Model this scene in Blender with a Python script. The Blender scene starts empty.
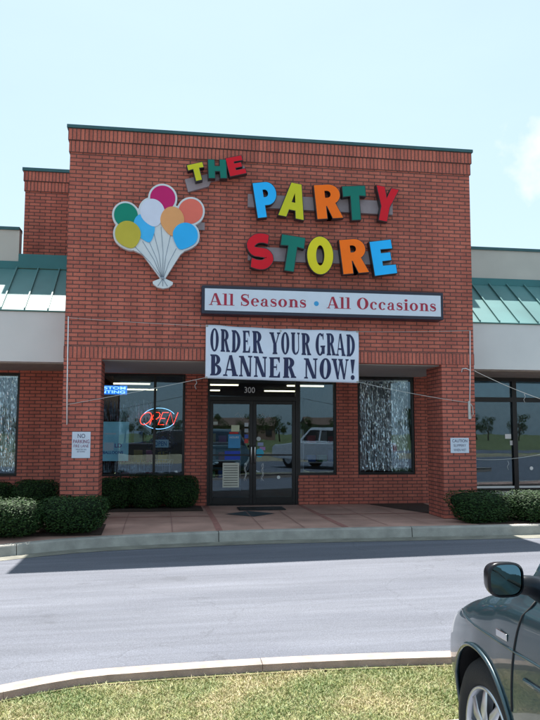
import bpy, bmesh, math, random
from mathutils import Vector, Matrix
from mathutils.geometry import tessellate_polygon
random.seed(7)
scene = bpy.context.scene
COL = scene.collection
PI = math.pi

# ------------------------------------------------------------------ helpers
class MB:
    """collects geometry, builds ONE mesh object"""
    def __init__(s): s.v = []; s.f = []; s.smooth = []
    def add(s, vs, fs, smooth=False):
        n = len(s.v); s.v += [tuple(p) for p in vs]
        for f in fs: s.f.append(tuple(i + n for i in f)); s.smooth.append(smooth)
        return s
    def box(s, x0, x1, y0, y1, z0, z1):
        v = [(x0,y0,z0),(x1,y0,z0),(x1,y1,z0),(x0,y1,z0),(x0,y0,z1),(x1,y0,z1),(x1,y1,z1),(x0,y1,z1)]
        return s.add(v, [(0,3,2,1),(4,5,6,7),(0,1,5,4),(1,2,6,5),(2,3,7,6),(3,0,4,7)])
    def quad(s, a, b, c, d): return s.add([a,b,c,d], [(0,1,2,3)])
    def tube(s, pts, r, n=8, smooth=True, close=False):
        pts = [Vector(p) for p in pts]; rings = []
        m = len(pts)
        for i, p in enumerate(pts):
            if close: t = pts[(i+1) % m] - pts[(i-1) % m]
            else: t = pts[min(i+1, m-1)] - pts[max(i-1, 0)]
            t.normalize()
            a = Vector((0,0,1)) if abs(t.z) < .9 else Vector((0,1,0))
            u = t.cross(a).normalized(); w = t.cross(u)
            rr = r[i] if isinstance(r, (list, tuple)) else r
            rings.append([p + (u*math.cos(2*PI*k/n) + w*math.sin(2*PI*k/n))*rr for k in range(n)])
        vs = [v for g in rings for v in g]; fs = []
        for i in range(m if close else m-1):
            j = (i+1) % m
            for k in range(n): fs.append((i*n+k, i*n+(k+1)%n, j*n+(k+1)%n, j*n+k))
        if not close:
            fs.append(tuple(range(n))[::-1]); fs.append(tuple((m-1)*n+k for k in range(n)))
        return s.add(vs, fs, smooth)
    def disc_cyl(s, c, axis, r0, r1, h, n=32, smooth=False):
        c = Vector(c); t = Vector(axis).normalized()
        return s.tube([c, c+t*h], [r0, r1], n, smooth)
    def solid(s, loops, yf, yb):
        """loops in XZ (first outer, rest holes) -> slab between y=yf (front) and yb"""
        L = [[Vector((p[0], p[1], 0)) for p in lp] for lp in loops]
        tris = tessellate_polygon(L); flat = [p for lp in L for p in lp]; n = len(flat)
        vs = [(p.x, yf, p.y) for p in flat] + [(p.x, yb, p.y) for p in flat]
        fs = [tuple(t) for t in tris] + [tuple(i+n for i in t)[::-1] for t in tris]
        b = 0
        for lp in L:
            k = len(lp)
            for i in range(k):
                j = (i+1) % k; fs.append((b+i, b+j, b+j+n, b+i+n))
            b += k
        return s.add(vs, fs)
    def face(s, loops, y):
        L = [[Vector((p[0], p[1], 0)) for p in lp] for lp in loops]
        tris = tessellate_polygon(L); flat = [p for lp in L for p in lp]
        return s.add([(p.x, y, p.y) for p in flat], [tuple(t) for t in tris])
    def build(s, name, mat, parent=None, recalc=True, origin=None, bevel=None):
        me = bpy.data.meshes.new(name); off = Vector(origin) if origin else Vector((0,0,0))
        me.from_pydata([tuple(Vector(p)-off) for p in s.v], [], s.f)
        me.polygons.foreach_set('use_smooth', s.smooth); me.update()
        if recalc:
            bm = bmesh.new(); bm.from_mesh(me); bmesh.ops.recalc_face_normals(bm, faces=bm.faces); bm.to_mesh(me); bm.free()
        me.materials.append(mat)
        o = bpy.data.objects.new(name, me); COL.objects.link(o); o.location = off
        if parent:
            o.parent = parent
            wl = Vector((0,0,0)); q = parent
            while q: wl += q.location; q = q.parent
            o.location = off - wl
        if bevel:
            m = o.modifiers.new('bevel','BEVEL'); m.width = bevel; m.segments = 2; m.limit_method='ANGLE'
        return o

def tag(o, label=None, cat=None, group=None, kind=None):
    if label: o['label'] = label
    if cat: o['category'] = cat
    if group: o['group'] = group
    if kind: o['kind'] = kind
    return o
def thing(name, loc, label, cat, group=None):
    o = bpy.data.objects.new(name, None); COL.objects.link(o); o.location = loc; o.empty_display_size = .1
    return tag(o, label, cat, group)
def copy_tree(o, parent=None):
    c = o.copy(); COL.objects.link(c)
    if parent: c.parent = parent
    for ch in list(o.children): copy_tree(ch, c)
    return c

# ------------------------------------------------------------------ materials
def nmat(name):
    m = bpy.data.materials.new(name); m.use_nodes = True
    nt = m.node_tree; return m, nt, nt.nodes['Principled BSDF'], nt.nodes, nt.links
def rgb(c): return (c[0], c[1], c[2], 1)
def simple(name, col, rough=.5, metal=0, var=.12, scale=6, bump=0, bscale=60, emit=None, estr=1, coat=0, spec=None, col2=None):
    m, nt, b, N, L = nmat(name)
    b.inputs['Roughness'].default_value = rough; b.inputs['Metallic'].default_value = metal
    if coat: b.inputs['Coat Weight'].default_value = coat; b.inputs['Coat Roughness'].default_value = .03
    if spec is not None: b.inputs['Specular IOR Level'].default_value = spec
    g = N.new('ShaderNodeNewGeometry')
    no = N.new('ShaderNodeTexNoise'); no.inputs['Scale'].default_value = scale; no.inputs['Detail'].default_value = 6
    L.new(g.outputs['Position'], no.inputs['Vector'])
    mx = N.new('ShaderNodeMix'); mx.data_type = 'RGBA'
    mx.inputs[6].default_value = rgb([max(0, k*(1-var)) for k in col]); 
    mx.inputs[7].default_value = rgb(col2 if col2 else [min(1, k*(1+var)) for k in col])
    mr = N.new('ShaderNodeMapRange'); mr.inputs[1].default_value = .3; mr.inputs[2].default_value = .7
    L.new(no.outputs[0], mr.inputs[0]); L.new(mr.outputs[0], mx.inputs[0]); L.new(mx.outputs[2], b.inputs['Base Color'])
    if bump:
        n2 = N.new('ShaderNodeTexNoise'); n2.inputs['Scale'].default_value = bscale; n2.inputs['Detail'].default_value = 4
        L.new(g.outputs['Position'], n2.inputs['Vector'])
        bp = N.new('ShaderNodeBump'); bp.inputs['Strength'].default_value = bump; bp.inputs['Distance'].default_value = .01
        L.new(n2.outputs[0], bp.inputs['Height']); L.new(bp.outputs[0], b.inputs['Normal'])
    if emit:
        b.inputs['Emission Color'].default_value = rgb(emit); b.inputs['Emission Strength'].default_value = estr
    return m

def brick(name, bw=.2125, rh=.0677, offset=.5, zoff=0, c1=(.52,.150,.106), c2=(.40,.110,.083), mortar=(.135,.068,.060), ms=.0092):
    m, nt, b, N, L = nmat(name)
    b.inputs['Roughness'].default_value = .85; b.inputs['Specular IOR Level'].default_value=.3
    g = N.new('ShaderNodeNewGeometry'); sp = N.new('ShaderNodeSeparateXYZ'); L.new(g.outputs['Position'], sp.inputs[0])
    ad = N.new('ShaderNodeMath'); ad.operation = 'ADD'; L.new(sp.outputs[0], ad.inputs[0]); L.new(sp.outputs[1], ad.inputs[1])
    zz = N.new('ShaderNodeMath'); zz.operation = 'ADD'; L.new(sp.outputs[2], zz.inputs[0]); zz.inputs[1].default_value = 50*rh - zoff
    ax = N.new('ShaderNodeMath'); ax.operation = 'ADD'; L.new(ad.outputs[0], ax.inputs[0]); ax.inputs[1].default_value = 50*bw
    cb = N.new('ShaderNodeCombineXYZ'); L.new(ax.outputs[0], cb.inputs[0]); L.new(zz.outputs[0], cb.inputs[1])
    # slight wobble of the joints
    wn = N.new('ShaderNodeTexNoise'); wn.inputs['Scale'].default_value = 9; L.new(g.outputs['Position'], wn.inputs['Vector'])
    wm = N.new('ShaderNodeVectorMath'); wm.operation = 'SCALE'; wm.inputs[3].default_value = .006
    ws = N.new('ShaderNodeVectorMath'); ws.operation = 'SUBTRACT'; ws.inputs[1].default_value = (.5,.5,.5)
    L.new(wn.outputs[1], ws.inputs[0]); L.new(ws.outputs[0], wm.inputs[0])
    wa = N.new('ShaderNodeVectorMath'); L.new(cb.outputs[0], wa.inputs[0]); L.new(wm.outputs[0], wa.inputs[1])
    bt = N.new('ShaderNodeTexBrick'); bt.offset = offset; bt.squash = 1
    bt.inputs['Scale'].default_value = 1; bt.inputs['Brick Width'].default_value = bw; bt.inputs['Row Height'].default_value = rh
    bt.inputs['Mortar Size'].default_value = ms; bt.inputs['Mortar Smooth'].default_value = .25; bt.inputs['Bias'].default_value = -.1
    bt.inputs['Color1'].default_value = rgb(c1); bt.inputs['Color2'].default_value = rgb(c2); bt.inputs['Mortar'].default_value = rgb(mortar)
    L.new(wa.outputs[0], bt.inputs['Vector'])
    # stains of broad and fine scale
    n1 = N.new('ShaderNodeTexNoise'); n1.inputs['Scale'].default_value = 1.1; n1.inputs['Detail'].default_value = 8; n1.inputs['Roughness'].default_value = .65
    L.new(g.outputs['Position'], n1.inputs['Vector'])
    r1 = N.new('ShaderNodeMapRange'); r1.inputs[1].default_value = .3; r1.inputs[2].default_value = .7; r1.inputs[3].default_value = .88; r1.inputs[4].default_value = 1.12
    L.new(n1.outputs[0], r1.inputs[0])
    n3 = N.new('ShaderNodeTexNoise'); n3.inputs['Scale'].default_value = 70; n3.inputs['Detail'].default_value = 4
    L.new(g.outputs['Position'], n3.inputs['Vector'])
    r3 = N.new('ShaderNodeMapRange'); r3.inputs[1].default_value = .3; r3.inputs[2].default_value = .7; r3.inputs[3].default_value = .8; r3.inputs[4].default_value = 1.2
    L.new(n3.outputs[0], r3.inputs[0])
    ms1 = N.new('ShaderNodeMapping'); ms1.inputs['Scale'].default_value = (5, 5, .35); L.new(g.outputs['Position'], ms1.inputs[0])
    ns = N.new('ShaderNodeTexNoise'); ns.inputs['Scale'].default_value = 1.0; ns.inputs['Detail'].default_value = 5; L.new(ms1.outputs[0], ns.inputs['Vector'])
    rs_ = N.new('ShaderNodeMapRange'); rs_.inputs[1].default_value = .35; rs_.inputs[2].default_value = .65; rs_.inputs[3].default_value = .88; rs_.inputs[4].default_value = 1.08; L.new(ns.outputs[0], rs_.inputs[0])
    m0 = N.new('ShaderNodeMath'); m0.operation = 'MULTIPLY'; L.new(r1.outputs[0], m0.inputs[0]); L.new(rs_.outputs[0], m0.inputs[1])
    mm = N.new('ShaderNodeMath'); mm.operation = 'MULTIPLY'; L.new(m0.outputs[0], mm.inputs[0]); L.new(r3.outputs[0], mm.inputs[1])
    sc = N.new('ShaderNodeVectorMath'); sc.operation = 'SCALE'; L.new(bt.outputs[0], sc.inputs[0]); L.new(mm.outputs[0], sc.inputs[3])
    # occasional pale / orange bricks via a coarse voronoi per brick
    L.new(sc.outputs[0], b.inputs['Base Color'])
    inv = N.new('ShaderNodeMath'); inv.operation = 'SUBTRACT'; inv.inputs[0].default_value = 1; L.new(bt.outputs[1], inv.inputs[1])
    ha = N.new('ShaderNodeMath'); ha.operation = 'MULTIPLY_ADD'; L.new(n3.outputs[0], ha.inputs[0]); ha.inputs[1].default_value = .25; L.new(inv.outputs[0], ha.inputs[2])
    bp = N.new('ShaderNodeBump'); bp.inputs['Strength'].default_value = .9; bp.inputs['Distance'].default_value = .009
    L.new(ha.outputs[0], bp.inputs['Height']); L.new(bp.outputs[0], b.inputs['Normal'])
    return m

M = {}
M['brick'] = brick('brick_running')
M['sold_low'] = brick('brick_soldier_low', bw=.0677, rh=.205, offset=0, zoff=2.69)
M['sold_p1'] = brick('brick_soldier_top', bw=.0677, rh=.205, offset=0, zoff=6.395)
M['sold_b1'] = brick('brick_soldier_block_top', bw=.0677, rh=.205, offset=0, zoff=6.53)
M['sold_b2'] = brick('brick_soldier_block_second', bw=.0677, rh=.205, offset=0, zoff=6.325)
M['sold_p2'] = brick('brick_soldier_second', bw=.0677, rh=.205, offset=0, zoff=6.19)
M['coping'] = simple('coping_metal', (.035,.10,.11), .4, .3)
M['green'] = simple('green_metal', (.03,.15,.16), .38, .2, var=.15, scale=1.5)
M['awn'] = simple('awning_metal', (.085,.215,.215), .48, 0, var=.15, scale=1.2)
M['stucco'] = simple('stucco', (.52,.50,.46), .9, var=.06, scale=1.5, bump=.35, bscale=160)
M['fascia'] = simple('fascia_stucco', (.64,.65,.65), .9, var=.05, scale=1.2, bump=.3, bscale=180)
M['soffit'] = simple('soffit_paint', (.36,.36,.34), .8, var=.05)
M['frame'] = simple('dark_aluminium', (.018,.017,.018), .38, .5)
M['black'] = simple('black_rubber', (.012,.012,.013), .7)
M['white'] = simple('white_paint', (.74,.75,.76), .5, var=.04)
M['rope'] = simple('white_cord', (.5,.5,.48), .8)
M['conduit'] = simple('painted_conduit', (.45,.30,.29), .5)
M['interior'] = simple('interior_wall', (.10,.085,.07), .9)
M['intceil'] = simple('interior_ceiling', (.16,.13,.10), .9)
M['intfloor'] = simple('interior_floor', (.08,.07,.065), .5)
M['tube'] = simple('fluorescent', (.8,.8,.7), .5, emit=(1,.93,.62), estr=1.3)
M['silver'] = simple('foil', (.98,.99,1.0), .20, .85, var=.1, scale=30)
M['mulch'] = simple('mulch', (.05,.028,.02), .95, var=.5, scale=60, bump=1, bscale=60)
M['bark'] = simple('bark', (.09,.06,.045), .9, var=.3, scale=20, bump=.6)

def glass(name, tint=(.88,.92,.94), refl=.062):
    m, nt, b, N, L = nmat(name); N.remove(b); out = N['Material Output']
    t = N.new('ShaderNodeBsdfTransparent'); t.inputs[0].default_value = rgb(tint)
    g = N.new('ShaderNodeBsdfGlossy'); g.inputs['Roughness'].default_value = 0.0; g.inputs[0].default_value = (.62,.82,1,1)
    f = N.new('ShaderNodeFresnel'); f.inputs[0].default_value = 1.5
    a = N.new('ShaderNodeMath'); a.operation = 'ADD'; a.use_clamp = True; L.new(f.outputs[0], a.inputs[0]); a.inputs[1].default_value = refl-.04
    geo = N.new('ShaderNodeNewGeometry')
    # faint waviness
    no = N.new('ShaderNodeTexNoise'); no.inputs['Scale'].default_value = 1.3; L.new(geo.outputs['Position'], no.inputs['Vector'])
    bp = N.new('ShaderNodeBump'); bp.inputs['Strength'].default_value = .08; bp.inputs['Distance'].default_value = .01
    L.new(no.outputs[0], bp.inputs['Height']); L.new(bp.outputs[0], g.inputs['Normal'])
    mx = N.new('ShaderNodeMixShader'); L.new(a.outputs[0], mx.inputs[0]); L.new(t.outputs[0], mx.inputs[1]); L.new(g.outputs[0], mx.inputs[2])
    L.new(mx.outputs[0], out.inputs[0]); return m
M['glass'] = glass('store_glass')
M['carglass'] = glass('car_glass', (.12,.14,.14), .1)

# asphalt
def asphalt():
    m, nt, b, N, L = nmat('asphalt'); b.inputs['Roughness'].default_value = .82
    g = N.new('ShaderNodeNewGeometry')
    mp = N.new('ShaderNodeMapping'); mp.inputs['Scale'].default_value = (.35, 1.6, 1); L.new(g.outputs['Position'], mp.inputs[0])
    n1 = N.new('ShaderNodeTexNoise'); n1.inputs['Scale'].default_value = .9; n1.inputs['Detail'].default_value = 8; n1.inputs['Roughness'].default_value = .6; L.new(mp.outputs[0], n1.inputs['Vector'])
    n2 = N.new('ShaderNodeTexNoise'); n2.inputs['Scale'].default_value = 110; n2.inputs['Detail'].default_value = 3; L.new(g.outputs['Position'], n2.inputs['Vector'])
    v = N.new('ShaderNodeTexVoronoi'); v.inputs['Scale'].default_value = 75; L.new(g.outputs['Position'], v.inputs['Vector'])
    r = N.new('ShaderNodeValToRGB'); r.color_ramp.elements[0].position = .3; r.color_ramp.elements[1].position = .72
    r.color_ramp.elements[0].color = (.090,.098,.124,1); r.color_ramp.elements[1].color = (.142,.152,.184,1); L.new(n1.outputs[0], r.inputs[0])
    r2 = N.new('ShaderNodeMapRange'); r2.inputs[1].default_value = .25; r2.inputs[2].default_value = .75; r2.inputs[3].default_value = .78; r2.inputs[4].default_value = 1.22; L.new(n2.outputs[0], r2.inputs[0])
    r3 = N.new('ShaderNodeMapRange'); r3.inputs[1].default_value = .0; r3.inputs[2].default_value = .6; r3.inputs[3].default_value = 1.22; r3.inputs[4].default_value = .86; L.new(v.outputs[0], r3.inputs[0])
    mm = N.new('ShaderNodeMath'); mm.operation='MULTIPLY'; L.new(r2.outputs[0], mm.inputs[0]); L.new(r3.outputs[0], mm.inputs[1])
    sc = N.new('ShaderNodeVectorMath'); sc.operation='SCALE'; L.new(r.outputs[0], sc.inputs[0]); L.new(mm.outputs[0], sc.inputs[3])
    # faint tyre-polished darker tracks, oil spots
    n4 = N.new('ShaderNodeTexNoise'); n4.inputs['Scale'].default_value = 2.3; n4.inputs['Detail'].default_value = 5; L.new(g.outputs['Position'], n4.inputs['Vector'])
    r4 = N.new('ShaderNodeMapRange'); r4.inputs[1].default_value=.66; r4.inputs[2].default_value=.76; r4.inputs[3].default_value=1; r4.inputs[4].default_value=.8; L.new(n4.outputs[0], r4.inputs[0])
    s2 = N.new('ShaderNodeVectorMath'); s2.operation='SCALE'; L.new(sc.outputs[0], s2.inputs[0]); L.new(r4.outputs[0], s2.inputs[3])
    # pale tyre-polished streaks running along the lane
    mq = N.new('ShaderNodeMapping'); mq.inputs['Scale'].default_value = (.25, 5.5, 1); L.new(g.outputs['Position'], mq.inputs[0])
    n7 = N.new('ShaderNodeTexNoise'); n7.inputs['Scale'].default_value = 1.2; n7.inputs['Detail'].default_value = 9; n7.inputs['Roughness'].default_value = .7; L.new(mq.outputs[0], n7.inputs['Vector'])
    r7 = N.new('ShaderNodeMapRange'); r7.inputs[1].default_value=.40; r7.inputs[2].default_value=.68; r7.inputs[3].default_value=.93; r7.inputs[4].default_value=1.16; L.new(n7.outputs[0], r7.inputs[0])
    s7 = N.new('ShaderNodeVectorMath'); s7.operation='SCALE'; L.new(s2.outputs[0], s7.inputs[0]); L.new(r7.outputs[0], s7.inputs[3])
    # hairline cracks
    wv = N.new('ShaderNodeTexNoise'); wv.inputs['Scale'].default_value = 1.7; wv.inputs['Detail'].default_value = 6; L.new(g.outputs['Position'], wv.inputs['Vector'])
    wa = N.new('ShaderNodeVectorMath'); wa.operation='MULTIPLY_ADD'; wa.inputs[1].default_value=(.9,.9,.9); L.new(wv.outputs[1], wa.inputs[0]); L.new(g.outputs['Position'], wa.inputs[2])
    vc = N.new('ShaderNodeTexVoronoi'); vc.feature='DISTANCE_TO_EDGE'; vc.inputs['Scale'].default_value=.33; L.new(wa.outputs[0], vc.inputs['Vector'])
    rc = N.new('ShaderNodeMapRange'); rc.inputs[1].default_value=.0012; rc.inputs[2].default_value=.004; rc.inputs[3].default_value=.84; rc.inputs[4].default_value=1; L.new(vc.outputs[0], rc.inputs[0])
    s8 = N.new('ShaderNodeVectorMath'); s8.operation='SCALE'; L.new(s7.outputs[0], s8.inputs[0]); L.new(rc.outputs[0], s8.inputs[3])
    L.new(s8.outputs[0], b.inputs['Base Color'])
    bp = N.new('ShaderNodeBump'); bp.inputs['Strength'].default_value=.5; bp.inputs['Distance'].default_value=.004
    L.new(v.outputs[0], bp.inputs['Height']); L.new(bp.outputs[0], b.inputs['Normal'])
    return m
M['asphalt'] = asphalt()
M['concrete'] = simple('kerb_concrete', (.33,.32,.29), .9, var=.2, scale=5, bump=.5, bscale=90)
M['gutter'] = simple('gutter_concrete', (.19,.185,.155), .9, var=.25, scale=4, bump=.5, bscale=90)
M['paving'] = simple('sidewalk_concrete', (.43,.255,.205), .88, var=.22, scale=1.6, bump=.3, bscale=80)
M['redband'] = simple('red_band', (.34,.15,.125), .88, var=.2, scale=9, bump=.3)
M['soil'] = simple('soil_grass', (.30,.25,.14), .95, var=.5, scale=14, bump=1, bscale=80, col2=(.26,.27,.10))
M['farfield'] = simple('far_grass', (.10,.12,.04), .95, var=.4, scale=.5)
M['shadesoil'] = simple('kerb_shade_soil', (.16,.085,.06), .95, var=.3, scale=20, bump=.6)  # dark red-brown carries the shade of the kerb's lawn side

def leafmat(name, a, b_, rough=.45):
    m, nt, b, N, L = nmat(name); b.inputs['Roughness'].default_value = rough; b.inputs['Specular IOR Level'].default_value=.2
    g = N.new('ShaderNodeNewGeometry')
    r = N.new('ShaderNodeValToRGB'); r.color_ramp.elements[0].color = rgb(a); r.color_ramp.elements[1].color = rgb(b_)
    L.new(g.outputs['Random Per Island'], r.inputs[0]); L.new(r.outputs[0], b.inputs['Base Color'])
    return m
M['leaf'] = leafmat('hedge_leaf', (.006,.024,.008), (.036,.078,.018), .65)
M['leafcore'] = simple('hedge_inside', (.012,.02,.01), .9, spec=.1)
M['leaf_tree'] = leafmat('tree_leaf', (.02,.05,.015), (.06,.10,.03), .6)
def grassmat():
    m, nt, b, N, L = nmat('grass_blades'); b.inputs['Roughness'].default_value = .6
    g = N.new('ShaderNodeNewGeometry'); r = N.new('ShaderNodeValToRGB'); e = r.color_ramp.elements
    e[0].color = (.13,.19,.05,1); e[0].position = 0; e[1].color = (.46,.38,.21,1); e[1].position = 1
    x = r.color_ramp.elements.new(.5); x.color = (.26,.29,.11,1)
    no = N.new('ShaderNodeTexNoise'); no.inputs['Scale'].default_value = 2.2; no.inputs['Detail'].default_value = 4; L.new(g.outputs['Position'], no.inputs['Vector'])
    ma = N.new('ShaderNodeMath'); ma.operation='MULTIPLY_ADD'; L.new(no.outputs[0], ma.inputs[0]); ma.inputs[1].default_value = 3.0; ma.inputs[2].default_value = -1.4
    ad = N.new('ShaderNodeMath'); ad.operation='MULTIPLY_ADD'; ad.use_clamp=True; L.new(g.outputs['Random Per Island'], ad.inputs[0]); ad.inputs[1].default_value=.8; L.new(ma.outputs[0], ad.inputs[2])
    L.new(ad.outputs[0], r.inputs[0]); L.new(r.outputs[0], b.inputs['Base Color'])
    return m
M['grass'] = grassmat()

# ------------------------------------------------------------------ ground
def zr(x): return -.21 + .0165*max(-15, min(25, x))
XS = [-300, -15, 25, 300]
def sheet(name, mat, y0, y1, dz, x0=-300, x1=300, xs=None):
    m = MB(); c = sorted(set([x0, x1] + [x for x in (xs or XS) if x0 < x < x1]))
    for a, b in zip(c[:-1], c[1:]):
        m.quad((a,y0,zr(a)+dz),(b,y0,zr(b)+dz),(b,y1,zr(b)+dz),(a,y1,zr(a)+dz))
    return tag(m.build(name, mat), kind='structure')
sheet('ground', M['farfield'], -400, 400, -.06)
sheet('road', M['asphalt'], -8.5, -.4, 0, -60, 60)
sheet('parking_lot', M['asphalt'], -21, -8.5, 0, -60, 60)
sheet('back_road', M['asphalt'], -33, -25, -.01, -120, 120)
sheet('grass_verge', M['soil'], -25, -21, .03, -120, 120)

KT = [(-14,-7.2),(-9,-6.2),(-5,-4.6),(-3,-3.2),(-1.5,-2.15),(-.55,-1.654),(.2,-1.30),(.85,-1.13),(1.7,-1.05),(2.5,-1.02),(3.7,-1.06),(5.3,-1.22),(7.5,-1.45),(10,-1.7),(20,-2.2)]
def interp(P, x):
    for (a, ya), (b, yb) in zip(P[:-1], P[1:]):
        if a <= x <= b: return ya + (yb-ya)*(x-a)/(b-a)
    return P[0][1] if x < P[0][0] else P[-1][1]
def smooth_poly(P, step=.25):
    out = []; n = len(P)
    for i in range(n-1):
        p0 = P[max(i-1,0)]; p1 = P[i]; p2 = P[i+1]; p3 = P[min(i+2,n-1)]
        k = max(1, int(math.hypot(p2[0]-p1[0], p2[1]-p1[1])/step))
        for j in range(k):
            t = j/k; q = []
            for c in range(len(p1)):
                q.append(.5*((2*p1[c])+(-p0[c]+p2[c])*t+(2*p0[c]-5*p1[c]+4*p2[c]-p3[c])*t*t+(-p0[c]+3*p1[c]-3*p2[c]+p3[c])*t*t*t))
            out.append(tuple(q))
    out.append(P[-1]); return out
kl = smooth_poly(KT, .2)
def kerb(name, line, width, top, face_dir, joints, mat):
    """line = road-side top edge; width extends along +normal(face_dir=+1 -> +y side)"""
    m = MB()
    for (a, b) in zip(line[:-1], line[1:]):
        cut = any(a[0] <= j < b[0] for j in joints)
        g = .0
        d = Vector((b[0]-a[0], b[1]-a[1])); L_ = d.length; d.normalize(); nrm = Vector((-d.y, d.x))*face_dir
        A = Vector(a); B = Vector(b)
        if cut: B = B - d*(.012 if face_dir*width>.12 else .006)
        def P(p, off, z): q = p + nrm*off; return (q.x, q.y, z)
        za = zr(A.x); zb = zr(B.x); r = .02
        prof = [(-.025, -.03), (0, top-r), (r*.4, top-r*.3), (r, top), (width, top), (width, -.03)]
        vs = [P(A, o, za+z) for o, z in prof] + [P(B, o, zb+z) for o, z in prof]
        n = len(prof)
        fs = [(i, i+1, i+1+n, i+n) for i in range(n-1)] + [tuple(range(n)), tuple(range(n, 2*n))[::-1]]
        m.add(vs, fs)
    return tag(m.build(name, mat, recalc=True), kind='structure')
kerb('sidewalk_kerb', kl, .15, .15, 1, [-3.2,-.38, 2.46, 5.31, 8.2], M['concrete'])
# gutter pan
m = MB()
for a, b in zip(kl[:-1], kl[1:]):
    m.quad((a[0],a[1]-.36,zr(a[0])+.004),(b[0],b[1]-.36,zr(b[0])+.004),(b[0],b[1]+.02,zr(b[0])+.006),(a[0],a[1]+.02,zr(a[0])+.006))
tag(m.build('gutter', M['gutter']), kind='structure')
# sidewalk, warped between the kerb top and the shop floor level
m = MB(); xs = [p for p in kl if -14 <= p[0] <= 20]
def zs(x, y):
    yk = interp(KT, x)+.15
    if y >= 0: return 0.0
    t = min(1, max(0, y/yk)); return (zr(x)+.146)*t
for a, b in zip(xs[:-1], xs[1:]):
    ya, yb = a[1]+.15, b[1]+.15
    if ya > -.01: continue
    k = 4
    for i in range(k):
        m.quad((a[0],ya*(1-i/k),zs(a[0],ya*(1-i/k))),(b[0],yb*(1-i/k),zs(b[0],yb*(1-i/k))),(b[0],yb*(1-(i+1)/k),zs(b[0],yb*(1-(i+1)/k))),(a[0],ya*(1-(i+1)/k),zs(a[0],ya*(1-(i+1)/k))))
m.quad((-14,0,0),(20,0,0),(20,2.7,0),(-14,2.7,0))
tag(m.build('sidewalk', M['paving']), kind='structure')
# red stained bands and saw joints
m = MB()
def strip(m, p, q, w, dz):
    p = Vector(p); q = Vector(q); d = (q-p).normalized(); n = Vector((-d.y, d.x))*w/2; k = 6
    for i in range(k):
        a = p+(q-p)*i/k; b = p+(q-p)*(i+1)/k
        m.quad(*[(c.x, c.y, zs(c.x, c.y)+dz) for c in (a-n, b-n, b+n, a+n)])
strip(m, (2.52,2.66), (2.52,-.86), .10, .004); strip(m, (4.44,2.66), (4.5,-.9), .10, .004)
strip(m, (.62,.9),(2.46,.9), .08, .004); strip(m, (4.5,.9),(6.5,.9), .08, .004)
tag(m.build('paving_bands', M['redband']), kind='structure')
m = MB()
for x in (1.05, 1.8, 3.2, 3.85, 5.2, 5.9): strip(m, (x,-.86),(x,1.7 if x<2.4 else 2.6), .012, .008)
strip(m, (.62,.02),(2.46,.02), .012,.008); strip(m, (2.58,.02),(4.4,.02), .012,.008); strip(m, (4.56,.02),(6.5,.02), .012,.008)
tag(m.build('paving_joints', simple('joint_dirt', (.30,.16,.14), .95)), kind='structure')
def patch(name, pts, mat, dz=.004, label=None):
    m = MB(); m.add([(x, y, max(zs(x,y),0 if y>=0 else -9)+dz) for x, y in pts], [tuple(range(len(pts)))])
    return tag(m.build(name, mat), kind='structure')
def bed(name, x0, x1, y0, y1, h=.03):
    m = MB(); nx = max(2, int((x1-x0)/.15)); ny = max(2, int((y1-y0)/.15)); vs = []; fs = []
    for j in range(ny+1):
        for i in range(nx+1):
            x = x0+(x1-x0)*i/nx; y = y0+(y1-y0)*j/ny
            e = 0 if i in (0,nx) or j in (0,ny) else h*random.uniform(.4,1.1)
            vs.append((x,y,zs(x,y)+.005+e))
    for j in range(ny):
        for i in range(nx): a=j*(nx+1)+i; fs.append((a,a+1,a+nx+2,a+nx+1))
    m.add(vs, fs); return tag(m.build(name, M['mulch']), kind='structure')
bed('mulch_bed', -6, .75, -.95, -.02); bed('mulch_bed', .62, 2.42, 1.72, 2.66)
bed('mulch_bed', -6, -.02, 1.3, 2.66); bed('mulch_bed', 6.62, 12, -1.15, -.02)
m = MB(); m.add([(5.85,2.66,.006),(6.52,.80,.006),(7.09,.80,.006),(7.09,2.66,.006)], [(0,1,2,3)]); tag(m.build('mulch_bed', M['mulch']), kind='structure')

# lawn island: kerbs, lawn, grass
NK = smooth_poly([(-4,-10.9),(-2,-9.2),(-.6,-8.15),(.2,-7.63),(.656,-7.41),(1.084,-7.24),(1.56,-7.20),(2.557,-7.20),(3.549,-7.28),(5.5,-7.5),(8,-7.9),(14,-8.4)], .2)
kerb('lawn_kerb', NK, -.115, .15, 1, [2.15, 5.2], simple('kerb_pale', (.36,.29,.25), .9, var=.2, scale=9, bump=.5, bscale=90))
SK = [(-1.4,-9.7),(0,-8.62),(3.0,-8.54),(14,-8.66)]
SKs = smooth_poly(SK, .3)
kerb('lot_kerb', SKs, .15, .15, 1, [], M['concrete'])
m = MB()
for a, b in zip(NK[:-1], NK[1:]):
    if b[0] < -1: continue
    ya, yb = a[1]-.11, b[1]-.11; ta = max(interp(SK,a[0])+.15, -99); tb = interp(SK,b[0])+.15
    if ya < ta or yb < tb: continue
    m.quad((a[0],ta,zr(a[0])+.11),(b[0],tb,zr(b[0])+.11),(b[0],yb,zr(b[0])+.105),(a[0],ya,zr(a[0])+.105))
tag(m.build('lawn', M['soil']), kind='structure')
m = MB()
for a, b in zip(NK[:-1], NK[1:]):
    if b[0] < -1: continue
    m.quad((a[0],a[1]-.185,zr(a[0])+.116),(b[0],b[1]-.185,zr(b[0])+.116),(b[0],b[1]-.113,zr(b[0])+.095),(a[0],a[1]-.113,zr(a[0])+.095))
tag(m.build('shaded_soil_edge', M['shadesoil']), kind='structure')  # bare soil strip, the kerb's shaded side painted in as its dark colour
m = MB(); vs=[]; fs=[]; cnt=0
nk2 = [(p[0],p[1]) for p in NK]
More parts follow.
